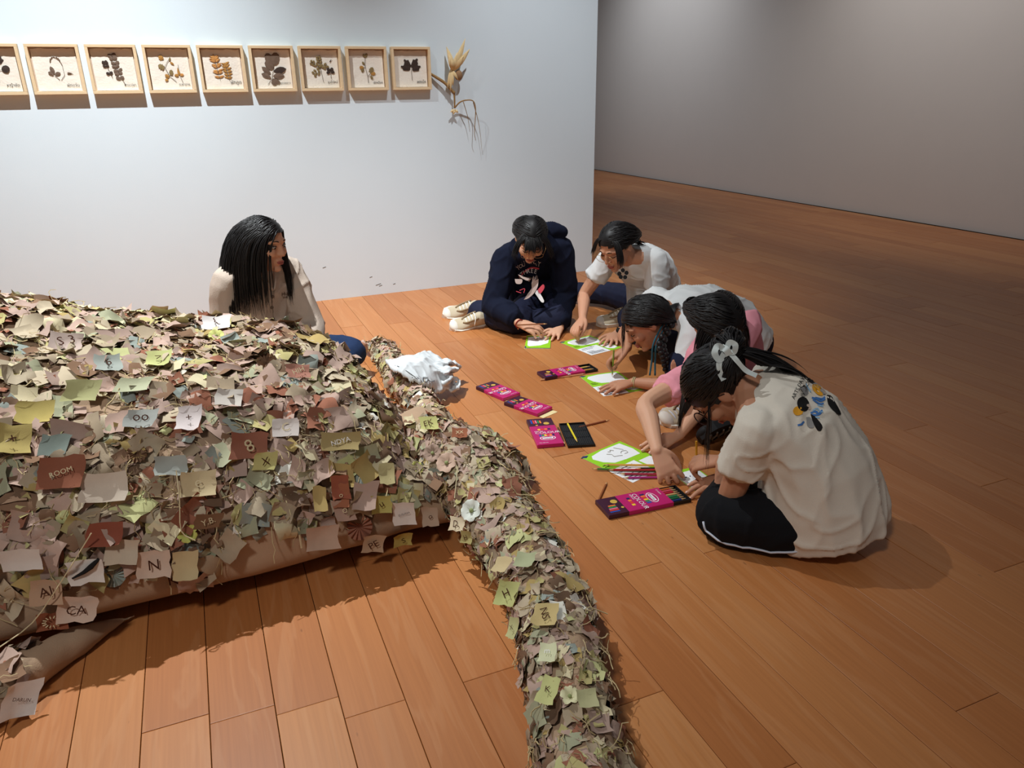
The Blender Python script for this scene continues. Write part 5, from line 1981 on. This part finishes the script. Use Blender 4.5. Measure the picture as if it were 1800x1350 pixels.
for t, dz in [(q_ * .06, float(np.interp(q_ * .06, [0, .3, .6, .85, 1.0, 1.1, 1.2], [-.3, -.5, -.55, -.5, -.4, -.2, .05]))) for q_ in range(21)]:
    c_ = hip_ + (kn_ - hip_) * min(t, 1.0) + (unit(an_ - kn_) * max(0, t - 1) * .35)
    fd = unit(V(-c_[0], -c_[1], 0) + (unit(kn_ - hip_) * max(0, t - .75) * 2.2))
    dd = unit(fd * .75 + V(0, 0, dz))
    h = ptree.ray_cast(Vector(c_ + dd * .35), Vector(-dd))
    if h[0] is not None: pp.append(np.array(h[0]) + np.array(h[1]) * .003)
pip.tube(pp, .0036, 6)
pip.build('white_piping', M_stripe, p.root, True, origin=p.O)
# print on the back: outline measured on the photograph, laid on the cloth
h = tree.ray_cast(Vector((0, 0, CAM_H)), Vector(unit(ray(1425, 722))))
bdist = h[3] if h[0] is not None else 2.2
px2m = 1.0
bp_ = lambda pts: pts
M_or = mat('orange_print', (226, 160, 44), rough=.8); M_bl = mat('blue_print', (70, 120, 186), rough=.8); M_lb = mat('light_blue_print', (150, 190, 220), rough=.8); M_gy = mat('grey_print', (150, 148, 146), rough=.8); M_br = mat('brown_print', (196, 176, 160), rough=.8)
cc = lambda x, y, rx, ry, a=0.0: blob(bp_([(x + rx * math.cos(t) * math.cos(a) - ry * math.sin(t) * math.sin(a), y + rx * math.cos(t) * math.sin(a) + ry * math.sin(t) * math.cos(a)) for t in np.linspace(0, 2 * PI, 10)[:-1]]), 2)
bprint = [('back_print', *cc(1402, 723, 9, 8), M_or), ('back_print', *cc(1411, 711, 10.5, 13, -.3), M_black), ('back_print', *cc(1421, 716, 3.5, 5.5, -.4), M_br),
          ('back_print', *blob(bp_([(1416, 734), (1424, 735), (1431, 750), (1425, 753), (1418, 748)]), 3), M_gy),
          ('back_print', *blob(bp_([(1424, 729), (1430, 731), (1444, 748), (1443, 757), (1436, 756), (1428, 742)]), 3), M_black),
          ('back_print', *strokes([bp_([(1424, 727), (1433, 724), (1438, 728), (1445, 722)]), bp_([(1426, 730), (1436, 730), (1443, 726)]), bp_([(1402, 748), (1408, 746), (1412, 741)])], 3.2 * px2m), M_bl),
          ('back_print', *strokes([bp_([(1428, 722), (1436, 719), (1440, 724), (1446, 725)]), bp_([(1432, 734), (1440, 735)])], 2.6 * px2m), M_lb),
          ('back_print', *cc(1437, 686, 7, 13, -.75), M_or), ('back_print', *blob(bp_([(1421, 665), (1432, 669), (1444, 683), (1450, 694), (1444, 692), (1434, 679)]), 3), M_gy),
          ('back_print', *blob(bp_([(1420, 665), (1427, 667), (1434, 676), (1428, 674)]), 3), M_black), ('back_print', *blob(bp_([(1443, 680), (1450, 689), (1450, 694), (1444, 688)]), 3), M_br),
          ('back_print', *blob(bp_([(1453, 695), (1462, 699), (1476, 724), (1475, 730), (1468, 726), (1455, 712)]), 3), M_black),
          ('back_print', *strokes([bp_([(1426, 700), (1434, 702), (1442, 706), (1450, 702)]), bp_([(1428, 703), (1440, 711), (1447, 710)]), bp_([(1432, 700), (1444, 702), (1450, 698)])], 3.0 * px2m), M_bl),
          ('back_print', *strokes([bp_([(1416, 675), (1419, 682), (1424, 690)]), bp_([(1436, 713), (1446, 715)])], 2.2 * px2m), M_lb)]
for s_, x, y, sz, rt in (('ARTS DAY', 1396, 703, 9.0, 1.12), ('@BACC', 1411, 700, 9.5, 1.15)):
    v2, f2 = text2d(s_, sz)
    ca, sa = math.cos(rt), math.sin(rt)
    bprint.append(('back_lettering', [(x + a * ca - b * sa, y - (a * sa + b * ca)) for a, b in v2], f2, M_black))
decal_px(tree, bprint, cg, p.O, bdist)
H = Hair(p.hc, p.HR, p.S, 9, torso_balls(p, .128))
H.cap(line=.68, off=.000, sides=.40)
tie = H.W(-.108, 0, .040)
rt = H.roots(1500, lambda q: q[2] > .68 * q[0] + .008)
H.strands(rooted(H, rt), [p.HR @ V(-.4, (1 if q[1] > 0 else -1) * .75, 0) for q in rt], .27, 11, grav=.02, target=tie, tw=.5, ex=(.001, .008), wig=.02)
tl = unit(V(.86, -.42, -.22))
rt = [tie + V(RS.gauss(0, .009), RS.gauss(0, .009), RS.gauss(0, .006)) for k in range(420)]
H.strands(rt, [tl + V(RS.gauss(0, .1), RS.gauss(0, .1), .25) for q in rt], (.20, .29), 12, grav=.10, stiff=1.2, wig=.035, ex=(.003, .005), rad=.0028)
rt = [(.066, RS.uniform(-.065, .065), .07) for k in range(150)]      # front hair hanging beside the face
H.strands(rooted(H, rt), [p.HR @ V(1.0, q[1] * 4, -.1) for q in rt], (.07, .11), 8, grav=.4, ex=(.003, .009), wig=.04, rad=.0015)
rt = [(.02, .075, .02) for k in range(12)]
H.strands(rooted(H, rt), [p.HR @ V(.6, .4, -.6) for q in rt], (.14, .24), 9, grav=.8, ex=(.006, .009), wig=.10, rad=.0008)
H.build(p.root, p.O)
rb = MB()
M_rib = mat('satin_ribbon', (206, 216, 214), rough=.5, spec=.4, var=.25, vscale=14)
def ribbon(pts, w, rb=rb):
    c = catmull(pts, 6)
    vs = []
    for i, q in enumerate(c):
        t = unit(c[min(i + 1, len(c) - 1)] - c[max(i - 1, 0)])
        s_ = unit(np.cross(t, unit(V(0, 0, CAM_H) - q)))
        s_ = unit(s_ + .5 * unit(V(0, 0, CAM_H) - q) * math.sin(i * .5))
        vs += [q - s_ * w / 2, q + s_ * w / 2]
    n = len(vs)
    fs = [(2 * i, 2 * i + 1, 2 * i + 3, 2 * i + 2) for i in range(len(c) - 1)]
    off = unit(V(0, 0, CAM_H) - c[0]) * .001
    rb.add(vs, fs); rb.add([q - off for q in vs], [tuple(reversed(f)) for f in fs])
dcam = lambda q: unit(V(0, 0, CAM_H) - q)
t0 = tie + dcam(tie) * .035
yy = lambda px, py, k=.035: (lambda d_: V(0, 0, CAM_H) + d_ * (np.linalg.norm(tie - V(0, 0, CAM_H)) - k))(unit(ray(px, py)))
txp, typ, _ = proj_px(tie)
D = lambda dx, dy, k=.04: yy(txp + dx, typ + dy, k + .035)
ribbon([D(0, 0), D(-14, -8, .05), D(-20, 4, .055), D(-12, 16, .05), D(-2, 6, .045)], .020)
ribbon([D(0, 0), D(6, -14, .05), D(16, -10, .055), D(14, 2, .05), D(2, 2, .045)], .018)
ribbon([D(-2, 2), D(-12, 22, .05), D(-10, 40, .045), D(-4, 52, .04)], .017)
ribbon([D(2, 0), D(16, 14, .05), D(34, 34, .05), D(54, 44, .05)], .015)
ribbon([D(-8, -6), D(0, -2, .055), D(6, 8, .05)], .022)
rb.build('hair_ribbon', M_rib, p.root, True, origin=p.O)
P6 = p
# ------------------------------------------------------------------ worksheets
M_paper = mat('paper', (238, 240, 242), rough=0.7, spec=0.2)
M_green = mat('lime_print', (150, 208, 40), rough=0.6, spec=0.25)
M_pblue = mat('navy_leaf_print', (44, 52, 96), rough=0.6)
M_type = mat('small_type', (96, 98, 112), rough=0.8)
M_draw = mat('pencil_drawing', (116, 104, 78), rough=0.9)


def flat_poly(mb, pts, z, mi=0):
    n = len(pts)
    mb.add([V(x, y, z) for x, y in pts], [tuple(range(n))], mi)


def fit_sheet(name, label, corners, content, thick=0.0006, folded=False):
    """corners (photograph pixels on the floor): blue-leaf corner, then clockwise as printed: A (leaf), B, C, D"""
    P = [atz(x, y, 0.0) for x, y in corners]
    O = (P[0] + P[1] + P[2] + P[3]) / 4
    ux = unit((P[1] - P[0]) + (P[2] - P[3])); W_ = (np.linalg.norm(P[1] - P[0]) + np.linalg.norm(P[2] - P[3])) / 2
    uy = np.cross(V(0, 0, 1), ux)
    if uy @ (P[3] - P[0]) < 0: uy = -uy
    H_ = (abs((P[3] - P[0]) @ uy) + abs((P[2] - P[1]) @ uy)) / 2
    root = empty(name, (O[0], O[1], 0.0), label, 'sheet', 'drawing worksheets on the floor')
    L = lambda u, v, z: V(*(ux * (u - .5) * W_ + uy * (v - .5) * H_)[:2], z)
    flip = (np.cross(ux, uy)[2] < 0)

    def layer(nm, polys, z, m):
        mb = MB()
        for pl in polys:
            pts = [L(u, v, z) for u, v in pl]
            area = sum(pts[i][0] * pts[(i + 1) % len(pts)][1] - pts[(i + 1) % len(pts)][0] * pts[i][1] for i in range(len(pts)))
            if area < 0: pts = pts[::-1]
            mb.add(pts, [tuple(range(len(pts)))])
        return mb.build(nm, m, root)
    mb = MB()
    pts = [L(0, 0, 0), L(1, 0, 0), L(1, 1, 0), L(0, 1, 0)]
    if flip: pts = pts[::-1]
    mb.prism([(q[0], q[1]) for q in pts], 0.0008, 0.0008 + thick)
    if folded:
        mb.prism([(q[0] * .985, q[1] * .985) for q in pts], 0.0045, 0.0045 + thick)
    mb.build('paper', M_paper, root)
    z0 = (0.0045 if folded else 0.0008) + thick
    for i, (nm, polys, m) in enumerate(content):
        layer(nm, polys, z0 + 0.0002 * (i + 1), m)
    return root, L, z0


def circ(cx, cy, rx, ry, n=18, a0=0, a1=2 * PI):
    return [(cx + rx * math.cos(a0 + (a1 - a0) * k / n), cy + ry * math.sin(a0 + (a1 - a0) * k / n)) for k in range(n)]


def lines(x0, x1, y0, dy, n, h=.012):
    r_ = random.Random(n)
    return [[(x0, y0 + dy * k), (x1 - r_.uniform(0, .2) * (x1 - x0), y0 + dy * k), (x1 - r_.uniform(0, .2) * (x1 - x0), y0 + dy * k + h), (x0, y0 + dy * k + h)] for k in range(n)]


def txt_poly(s, x, y, size, ax=1.0):
    v, f = text2d(s, size)
    return [[(x + v[i][0] * ax, y - v[i][1]) for i in t] for t in f]


LEAFP = [[(-.03, .02), (.05, -.005), (.15, .03), (.06, .07)]]
BLOB1 = [(.10, .14), (.16, .07), (.40, .04), (.70, .05), (.92, .07), (.95, .20), (.94, .42), (.80, .47), (.50, .46), (.30, .42), (.17, .30)]
full = lambda: [('lime_field', [[(0, 0), (1, 0), (1, 1), (0, 1)]], M_green), ('drawing_space', [BLOB1], M_paper)]
# wide sheet: leaf corner left, two drawing fields on top, white text block below
GRID = [('lime_field', [[(0, 0), (1, 0), (1, .56), (0, .56)], [(.62, .56), (1, .56), (1, 1), (.62, 1)]], M_green),
        ('drawing_space', [[(.10, .16), (.17, .08), (.45, .04), (.92, .05), (.95, .3), (.9, .48), (.55, .47), (.3, .44), (.16, .32)], [(.66, .62), (.96, .62), (.96, .90), (.80, .94), (.68, .86)]], M_paper),
        ('leaf_emblem', LEAFP, M_pblue), ('type_line', lines(.06, .30, .80, .05, 3), M_type),
        ('worksheet_title', txt_poly('ความหลากหลาย', .04, .70, .052), M_pblue), ('type_line', lines(.08, .52, .62, .04, 1) + lines(.06, .56, .86, .04, 3), M_type),
        ('type_line', lines(.04, .20, .40, .05, 2), M_black)]

fit_sheet('worksheet', 'open green worksheet under the hands of the girl with thin glasses', [(984, 601), (1040, 590), (1090, 611), (1040, 626)], GRID)
s4 = fit_sheet('worksheet', 'green and white worksheet under the hand with the beaded bracelet', [(1022, 661), (1088, 653), (1129, 686), (1058, 698)], GRID)
s5, L5, z5 = fit_sheet('worksheet', 'green worksheet with a bird drawing and pencils lying across it', [(1020, 803), (1092, 777), (1178, 815), (1114, 851)], GRID)
mb = MB()
for pth in ([(.42, .18), (.48, .24), (.46, .30), (.54, .33)], [(.50, .14), (.55, .16), (.58, .12), (.62, .17)], [(.70, .10), (.74, .17), (.78, .24)], [(.64, .30), (.70, .26), (.78, .28), (.76, .34), (.68, .34)], [(.54, .33), (.60, .36)]):
    mb.tube([L5(u, v, z5 + .0014) for u, v in catmull([V(a, b, 0) for a, b in pth], 4) for u, v in [(u, v)]] if False else [L5(q[0], q[1], z5 + .0014) for q in catmull([V(a, b, 0) for a, b in pth], 4)], .0009, 4)
mb.build('pencil_sketch', M_draw, s5)
fit_sheet('worksheet', 'small folded green card in front of the girl in the navy hoodie', [(922, 613), (926, 592), (969, 592), (967, 613)],
          [('lime_field', [[(0, 0), (1, 0), (1, 1), (0, 1)]], M_green), ('drawing_space', [[(.12, .18), (.18, .10), (.9, .06), (.93, .8), (.8, .92), (.4, .9), (.2, .6)]], M_paper), ('leaf_emblem', LEAFP, M_pblue)], folded=True)
s6, L6, z6 = fit_sheet('worksheet', 'worksheet with dark spots drawn on it, under the yellow pencil', [(1190, 826), (1225, 822), (1262, 852), (1208, 868)],
          [('lime_field', [[(0, 0), (1, 0), (1, 1), (0, 1)]], M_green), ('drawing_space', [[(.0, .22), (.25, .14), (.6, .12), (.95, .10), (.96, .95), (.06, .96)]], M_paper)])
mb = MB()
r_ = random.Random(4)
for k in range(16):
    u, v = r_.uniform(.12, .8), r_.uniform(.32, .9)
    a = r_.uniform(0, 6)
    pts = [L6(u + .035 * math.cos(t) * math.cos(a) - .02 * math.sin(t) * math.sin(a), v + .035 * math.cos(t) * math.sin(a) + .02 * math.sin(t) * math.cos(a), z6 + .0009) for t in np.linspace(0, 2 * PI, 8)[:-1]]
    mb.add(pts, [tuple(range(len(pts)))])
mb.build('drawn_spots', M_pblue, s6)

# ------------------------------------------------------------------ pencils
M_tipwood = mat('pencil_wood', (214, 170, 118), rough=.8)


def pencil(a, b, rgb, label, r=.0042, sharp=True):
    """hexagonal pencil from blunt end a to tip b"""
    a, b = np.asarray(a, float), np.asarray(b, float)
    c = (a + b) / 2
    root = empty('pencil', c if c[2] > .03 else (c[0], c[1], 0), label, 'pencil', 'loose colouring pencils')
    O = V(*root.location)
    d = unit(b - a)
    m = mat('pencil_paint', rgb, rough=.4, spec=.4)
    cone = .022
    s_ = MB(); s_.tube([a, b - d * cone], r, 6); s_.build('shaft', m, root, origin=O)
    t_ = MB(); t_.tube([b - d * cone, b - d * .006], [r * .97, r * .32], 8); t_.build('sharpened_wood', M_tipwood, root, True, origin=O)
    l_ = MB(); l_.tube([b - d * .006, b], [r * .32, .0004], 6); l_.build('lead', m, root, True, origin=O)
    return root


def floor_pencil(p0, p1, rgb, label, z=.0045, L=None):
    a, b = atz(*p0, z), atz(*p1, z)
    if L: a = b + unit(a - b) * L
    return pencil(a, b, rgb, label)


floor_pencil((1018, 751), (1072, 738), (140, 78, 48), 'reddish brown pencil pointing away from the open black tray')
floor_pencil((1052, 880), (1067, 847), (150, 88, 46), 'short brown pencil lying alone beside the open pink pencil box')
pencil(g3 - pd3 * -.115, tip3, (216, 150, 128), 'salmon pencil upright in the hand of the girl with thin glasses')
pencil(g4 - pd4 * -.115, tip4, (132, 160, 52), 'green pencil upright in the hand of the girl with the braid')
pencil(g6 - pd6 * -.115, tip6, (226, 172, 44), 'yellow pencil upright in the hand of the girl in off-white')
sh, el, wr = P2.arms['R']
hp = wr + unit(V(.75, -.55, -.45)) * .075 + V(0, -.012, .034)
pencil(hp + V(-.085, .01, .004), hp + V(.085, -.045, .004), (150, 92, 56), 'brown pencil held level by the girl in the navy hoodie')
# bundle across the drawing of the bird
floor_pencil((1190, 829), (1040, 824), (66, 116, 44), 'dark green pencil across the bird worksheet', .0075)
floor_pencil((1150, 818), (1060, 817), (224, 164, 74), 'pale orange pencil across the bird worksheet', .0105)
floor_pencil((1165, 826), (1068, 826), (178, 40, 44), 'red pencil across the bird worksheet', .0135)
floor_pencil((1195, 823), (1116, 824), (34, 30, 30), 'black pencil across the bird worksheet', .0165)
floor_pencil((1172, 834), (1088, 833), (168, 44, 66), 'crimson pencil across the bird worksheet', .0075)
floor_pencil((1166, 839), (1094, 840), (170, 50, 130), 'magenta pencil nearest the corner of the bird worksheet', .0065)
floor_pencil((1183, 855), (1096, 878), (28, 30, 44), 'dark navy pencil lying behind the open pink pencil box', .0045)
floor_pencil((950, 668), (1030, 657), (206, 150, 104), 'peach pencil lying against the farthest pink pencil box', .0045)

# ------------------------------------------------------------------ pencil boxes
M_mag = mat('magenta_card', (188, 24, 104), rough=.35, spec=.45)
M_mag_d = mat('plum_card', (62, 18, 44), rough=.35, spec=.45)
M_blackpl = mat('black_plastic', (22, 22, 24), rough=.45, spec=.4)
M_goldp = mat('gold_print', (206, 168, 76), rough=.5)
M_whp = mat('white_card_print', (240, 236, 238), rough=.5)
CP = [mat('swatch_%d' % i, c, rough=.5) for i, c in enumerate(((40, 80, 170), (40, 140, 80), (240, 200, 50), (220, 60, 50), (240, 130, 50), (30, 40, 90), (226, 120, 150), (90, 50, 120)))]
M_card = mat('cream_card', (232, 214, 160), rough=.7)
BL, BW, BH = .232, .100, .017


def pencil_box(label, front, back, w=BW, tray=0.0, pencils=(), L=None, side=1):
    """front/back: floor pixels of the two ends of the axis; box lies along it, dark end at back"""
    A, B = atz(*back, 0), atz(*front, 0)
    d = unit(B - A)
    Ln = L or np.linalg.norm(B - A)
    c = (A + B) / 2
    rz = math.atan2(d[1], d[0])
    root = empty('pencil_box', (c[0], c[1], 0), label, 'pencil box', 'pink pencil boxes on the floor', rz)
    x0, x1 = -Ln / 2, Ln / 2
    xm = x0 + Ln * .30
    b_ = MB()
    b_.box(((xm + x1) / 2, 0, BH / 2 + .0006), ((x1 - xm) / 2, w / 2, BH / 2), bevel=.0012)
    b_.build('sleeve', M_mag, root)
    b_ = MB()
    b_.box(((xm + x0) / 2 + .001, 0, BH / 2 + .0006), ((xm - x0) / 2 + .001, w / 2 - .0002, BH / 2 - .0002), bevel=.0012)
    b_.build('dark_end', M_mag_d, root)
    z = BH + .0010
    def add(nm, pts, m, zz=0.0):
        q = MB(); n = len(pts)
        ar = sum(pts[i][0] * pts[(i + 1) % n][1] - pts[(i + 1) % n][0] * pts[i][1] for i in range(n))
        if ar < 0: pts = pts[::-1]
        q.add([V(x, y, z + zz) for x, y in pts], [tuple(range(n))]); q.build(nm, m, root)
    U = lambda u, v: (x0 + u * Ln, (v - .5) * w)
    R_ = lambda u0, u1, v0, v1: [U(u0, v0), U(u1, v0), U(u1, v1), U(u0, v1)]
    hexa = [U(.78 + .075 * math.cos(t), .5 + .30 * math.sin(t)) for t in np.linspace(0, 2 * PI, 25)[:-1]]
    add('badge_rim', hexa, M_whp)
    add('badge', [U(.78 + .066 * math.cos(t), .5 + .265 * math.sin(t)) for t in np.linspace(0, 2 * PI, 25)[:-1]], M_mag, .0002)
    add('badge_band', R_(.752, .808, .30, .70), M_whp, .0004)
    q = MB()
    def word(s, u, v, size, m, nm, zz=.0006, mb_=None):
        vv, ff = text2d(s, size)
        u = u if side > 0 else u - size * .72 / Ln
        k = MB()
        k.add([V(U(u, v)[0] - y * side, U(u, v)[1] + x * side, z + zz) for x, y in vv] if side else [], ff)
        k.build(nm, m, root)
    word('MASTER', .79 + (.0 if side > 0 else 0), .5 - .175 * side, .0105, M_mag_d, 'badge_lettering')
    word('COLOUR', .61, .5 - .40 * side, .026, M_whp, 'box_lettering')
    word('PENCILS', .53, .5 - .40 * side, .010, M_whp, 'box_lettering')
    word('12 colors', .955, .5 - .40 * side, .010, M_whp, 'box_lettering')
    for k in range(6):
        add('colour_swatch', R_(.64, .71, .22 + .10 * k, .30 + .10 * k), CP[k])
    for k in range(4):
        add('colour_swatch', R_(.42, .47, .26 + .13 * k, .36 + .13 * k), CP[(k + 2) % 8])
    for k in range(5):
        add('printed_pencil', R_(.05 + .01 * k, .20, .12 + .085 * k, .18 + .085 * k), CP[(k * 3) % 8])
    add('gold_seal', [U(.22 + .05 * math.cos(t), .70 + .115 * math.sin(t)) for t in np.linspace(0, 2 * PI, 21)[:-1]], M_goldp)
    add('gold_seal', [U(.27 + .022 * math.cos(t), .30 + .05 * math.sin(t)) for t in np.linspace(0, 2 * PI, 13)[:-1]], M_goldp)
    if tray:
        t_ = MB()
        xt0, xt1 = x1 - .05, x1 + tray
        h2 = BH * .8
        t_.box(((xt0 + xt1) / 2, 0, .0022), ((xt1 - xt0) / 2, w / 2 - .003, .0016))
        for s in (-1, 1):
            t_.box(((x1 + .0005 + xt1) / 2, s * (w / 2 - .004), h2 / 2 + .001), ((xt1 - x1) / 2, .0015, h2 / 2))
        t_.box((xt1 - .0015, 0, h2 / 2 + .001), (.0015, w / 2 - .003, h2 / 2))
        t_.build('tray', M_blackpl, root)
        n = len(pencils)
        for i, rgb in enumerate(pencils):
            if rgb is None: continue
            y = (i - (n - 1) / 2) * (w - .016) / max(1, n - 1)
            k = MB()
            k.tube([V(x1 - .045, y, .0085), V(xt1 - .028, y, .0085)], .0038, 6, mi=0)
            k.tube([V(xt1 - .028, y, .0085), V(xt1 - .010, y, .0085)], [.0037, .001], 6, mi=1)
            k.build('boxed_pencil', [mat('pencil_paint', rgb, rough=.4, spec=.4), M_tipwood], root)
    return root


pencil_box('open pink pencil box nearest the cross-legged girl, coloured pencils sliding out', (1170, 877), (1058, 900), w=.112, tray=.070, side=-1,
           pencils=((30, 40, 90), (40, 60, 120), (40, 110, 70), (60, 140, 90), (220, 180, 120), (200, 40, 60), (226, 90, 110), (210, 110, 60)))
pencil_box('farthest pink pencil box with its tray pulled out', (1021, 652), (951, 664), w=.100, tray=.075, side=-1,
           pencils=((60, 40, 40), (220, 160, 60), None, (226, 190, 100), None))
pencil_box('closed pink pencil box nearest the white cloth bag', (900, 701), (851, 680), w=.105, side=-1)
pencil_box('closed pink pencil box with a cream card sticking out from underneath', (958, 727), (899, 707), w=.105, side=-1)
pencil_box('upright standing order pink pencil box beside the black tray', (968, 787), (947, 742), w=.112, side=1)['label'] = 'pink pencil box lying beside the empty black pencil tray'

for lab, cx, cy, a in (('cream card peeking out below the pencil box by the bag', 892, 706, (900, 701, 851, 680)), ('cream card peeking out below the second closed pencil box', 952, 734, (958, 727, 899, 707))):
    A, B = atz(a[2], a[3]), atz(a[0], a[1])
    d = unit(B - A); c = B + d * .012
    n_ = V(-d[1], d[0], 0)
    mb = MB()
    pts = [c + d * .022 + n_ * .050, c + d * .016 - n_ * .045, c - d * .0105 - n_ * .045, c - d * .0105 + n_ * .050]
    ar = sum(pts[i][0] * pts[(i + 1) % 4][1] - pts[(i + 1) % 4][0] * pts[i][1] for i in range(4))
    if ar < 0: pts = pts[::-1]
    mb.prism([(q[0], q[1]) for q in pts], .0006, .0016)
    o = mb.build('card_insert', M_card)
    tag(o, lab, 'card', 'cream card inserts')

# empty black tray with ridges and a yellow pencil on it
A, B = atz(1005, 748), atz(1022, 786)
d = unit(B - A)
c = (A + B) / 2
tr = empty('pencil_tray', (c[0], c[1], 0), 'empty black plastic pencil tray with a yellow pencil on top', 'tray', rz=math.atan2(d[1], d[0]))
mb = MB(); mb.box((0, 0, .003), (.112, .056, .0026), bevel=.001); mb.build('tray_base', M_blackpl, tr)
mb = MB()
for s in (-1, 1): mb.box((0, s * .0545, .0065), (.112, .0016, .0055))
for s in (-1, 1): mb.box((s * .1105, 0, .0065), (.0016, .056, .0055))
mb.build('tray_rim', M_blackpl, tr)
M_ridge = mat('black_plastic_ridge', (34, 34, 36), rough=.35, spec=.5)
for xs_ in (-.065, .0, .066):
    mb = MB()
    for k in range(12):
        mb.box((xs_, -.046 + k * .0084, .0068), (.027, .0012, .0022))
    mb.build('tray_ridge', M_ridge, tr)
pencil(aty(1015, 777, 1.8) * 0 + atz(998, 745, .0125), atz(1015, 777, .0125), (226, 206, 40), 'bright yellow pencil lying across the empty black tray')
floor_pencil((981, 752), (993, 782), (96, 64, 44), 'thin brown pencil between the pink box and the black tray', .0045)

# ------------------------------------------------------------------ white cloth bag on the limb behind the sculpture
M_bag = mat('white_cotton_bag', (214, 218, 220), rough=.9, spec=.1, bump=.25, bscale=220)
bg = empty('cloth_bag', atz(745, 668, 0), 'crumpled white cotton bag lying on the creature limb', 'bag')
O = V(*bg.location)
rg2 = random.Random(8)
def bz(px, py, z): return atz(px, py, z + .024)
# flat body of the bag: a draped sheet between measured points with thickness
rows = [[bz(676, 634, .125), bz(700, 629, .155), bz(726, 622, .160), bz(752, 614, .140)],
        [bz(686, 646, .150), bz(712, 642, .175), bz(740, 636, .165), bz(772, 627, .105)],
        [bz(704, 660, .145), bz(726, 656, .160), bz(756, 652, .135), bz(788, 643, .070)],
        [bz(722, 674, .120), bz(744, 673, .120), bz(770, 668, .090), bz(797, 658, .045)],
        [bz(736, 690, .070), bz(754, 692, .055), bz(778, 686, .045), bz(800, 672, .025)]]
def interp_grid(rows, n):
    R1 = [catmull(r_, n) for r_ in rows]
    cols = [catmull([R1[i][j] for i in range(len(rows))], n) for j in range(len(R1[0]))]
    return [[cols[j][i] for j in range(len(cols))] for i in range(len(cols[0]))]
gr = interp_grid(rows, 6)
nr, nc = len(gr), len(gr[0])
vv = np.array([q for r_ in gr for q in r_])
vv[:, 2] += vnoise(vv * 12, 3) * .008 + (1 - np.abs(vnoise(vv * V(16, 9, 5), 6))) ** 5 * .016
top = vv.copy()
bot = vv.copy(); bot[:, 2] = np.maximum(bot[:, 2] - .020, .004)
fs = [(i * nc + j + 1, i * nc + j, (i + 1) * nc + j, (i + 1) * nc + j + 1) for i in range(nr - 1) for j in range(nc - 1)]
k = len(top)
fb = [tuple(q + k for q in reversed(f_)) for f_ in fs]
rim = [i for i in range(nc)] + [r_ * nc + nc - 1 for r_ in range(1, nr)] + [(nr - 1) * nc + j for j in range(nc - 2, -1, -1)] + [r_ * nc for r_ in range(nr - 2, 0, -1)]
fr = [(rim[i], rim[(i + 1) % len(rim)], k + rim[(i + 1) % len(rim)], k + rim[i]) for i in range(len(rim))]
bagmb = MB(); bagmb.add(np.concatenate([top, bot]), fs + fb + fr)
topfs = fs
# gathered mouth of the bag: ruffles
def ruffle(pts, w, amp, seed, nm='gathered_edge'):
    c = catmull(pts, 9)
    r_ = random.Random(seed)
    vs = []
    for i, q in enumerate(c):
        t = unit(c[min(i + 1, len(c) - 1)] - c[max(i - 1, 0)])
        s_ = unit(np.cross(t, V(0, 0, 1)))
        a = math.sin(i * .62 + seed) * amp
        for u_ in (-1, -.33, .33, 1):
            p_ = q + s_ * u_ * w / 2 + V(0, 0, 1) * (a * (1 - abs(u_)) + r_.uniform(-.001, .001))
            p_[2] = max(p_[2], .006)
            vs.append(p_)
    nn = len(c)
    fs = [(i * 4 + j, i * 4 + j + 1, (i + 1) * 4 + j + 1, (i + 1) * 4 + j) for i in range(nn - 1) for j in range(3)]
    k_ = len(vs)
    vs2 = vs + [V(q[0], q[1], max(q[2] - .013, .004)) for q in vs]
    rim_ = [0, 1, 2, 3] + [i * 4 + 3 for i in range(1, nn)] + [(nn - 1) * 4 + j for j in (2, 1, 0)] + [i * 4 for i in range(nn - 2, 0, -1)]
    fr_ = [(rim_[(i + 1) % len(rim_)], rim_[i], k_ + rim_[i], k_ + rim_[(i + 1) % len(rim_)]) for i in range(len(rim_))]
    bagmb.add(vs2, fs + [tuple(a + k_ for a in reversed(f_)) for f_ in fs] + fr_)
ruffle([bz(770, 640, .12), bz(784, 634, .11), bz(796, 636, .09), bz(806, 640, .07)], .05, .018, 1)
ruffle([bz(772, 655, .12), bz(786, 648, .11), bz(800, 646, .085)], .055, .02, 2)
ruffle([bz(756, 684, .06), bz(770, 676, .06), bz(790, 678, .04), bz(801, 684, .03)], .05, .016, 3)
ruffle([bz(778, 668, .09), bz(792, 662, .075), bz(802, 668, .05), bz(800, 682, .03)], .045, .018, 4)
ruffle([bz(735, 682, .085), bz(748, 690, .05), bz(760, 695, .03)], .045, .012, 5)
bgv, bgf = remesh(bagmb, .0055, 4)
bgv = wrinkle(bgv, bgf, .005, 16.0, 5)
bgv[:, 2] = np.maximum(bgv[:, 2], .004)
bo = mesh_obj('bag_body', bgv, bgf, M_bag, bg, True, origin=O)
btree = BVHTree.FromPolygons([tuple(a) for a in bgv], [tuple(map(int, q)) for q in bgf])

M_marker = mat('grey_marker', (70, 74, 82), rough=.9)
def on_bag(px, py):
    h = btree.ray_cast(Vector((0, 0, CAM_H)), Vector(unit(ray(px, py))))
    return None if h[0] is None else np.array(h[0]) + V(0, 0, .003)
mb = MB()
for path in ([(724, 664), (730, 672), (734, 667)], [(734, 664), (742, 672), (738, 678), (731, 675)], [(744, 664), (752, 666), (750, 672), (744, 670), (744, 664)], [(752, 668), (758, 672), (764, 670)], [(680, 640), (700, 645), (716, 654), (730, 664)]):
    pts = [q for q in (on_bag(*a) for a in path) if q is not None]
    if len(pts) > 1: mb.tube(catmull(pts, 4), .0013, 5)
if mb.n: mb.build('handwriting', M_marker, bo, True, origin=O)
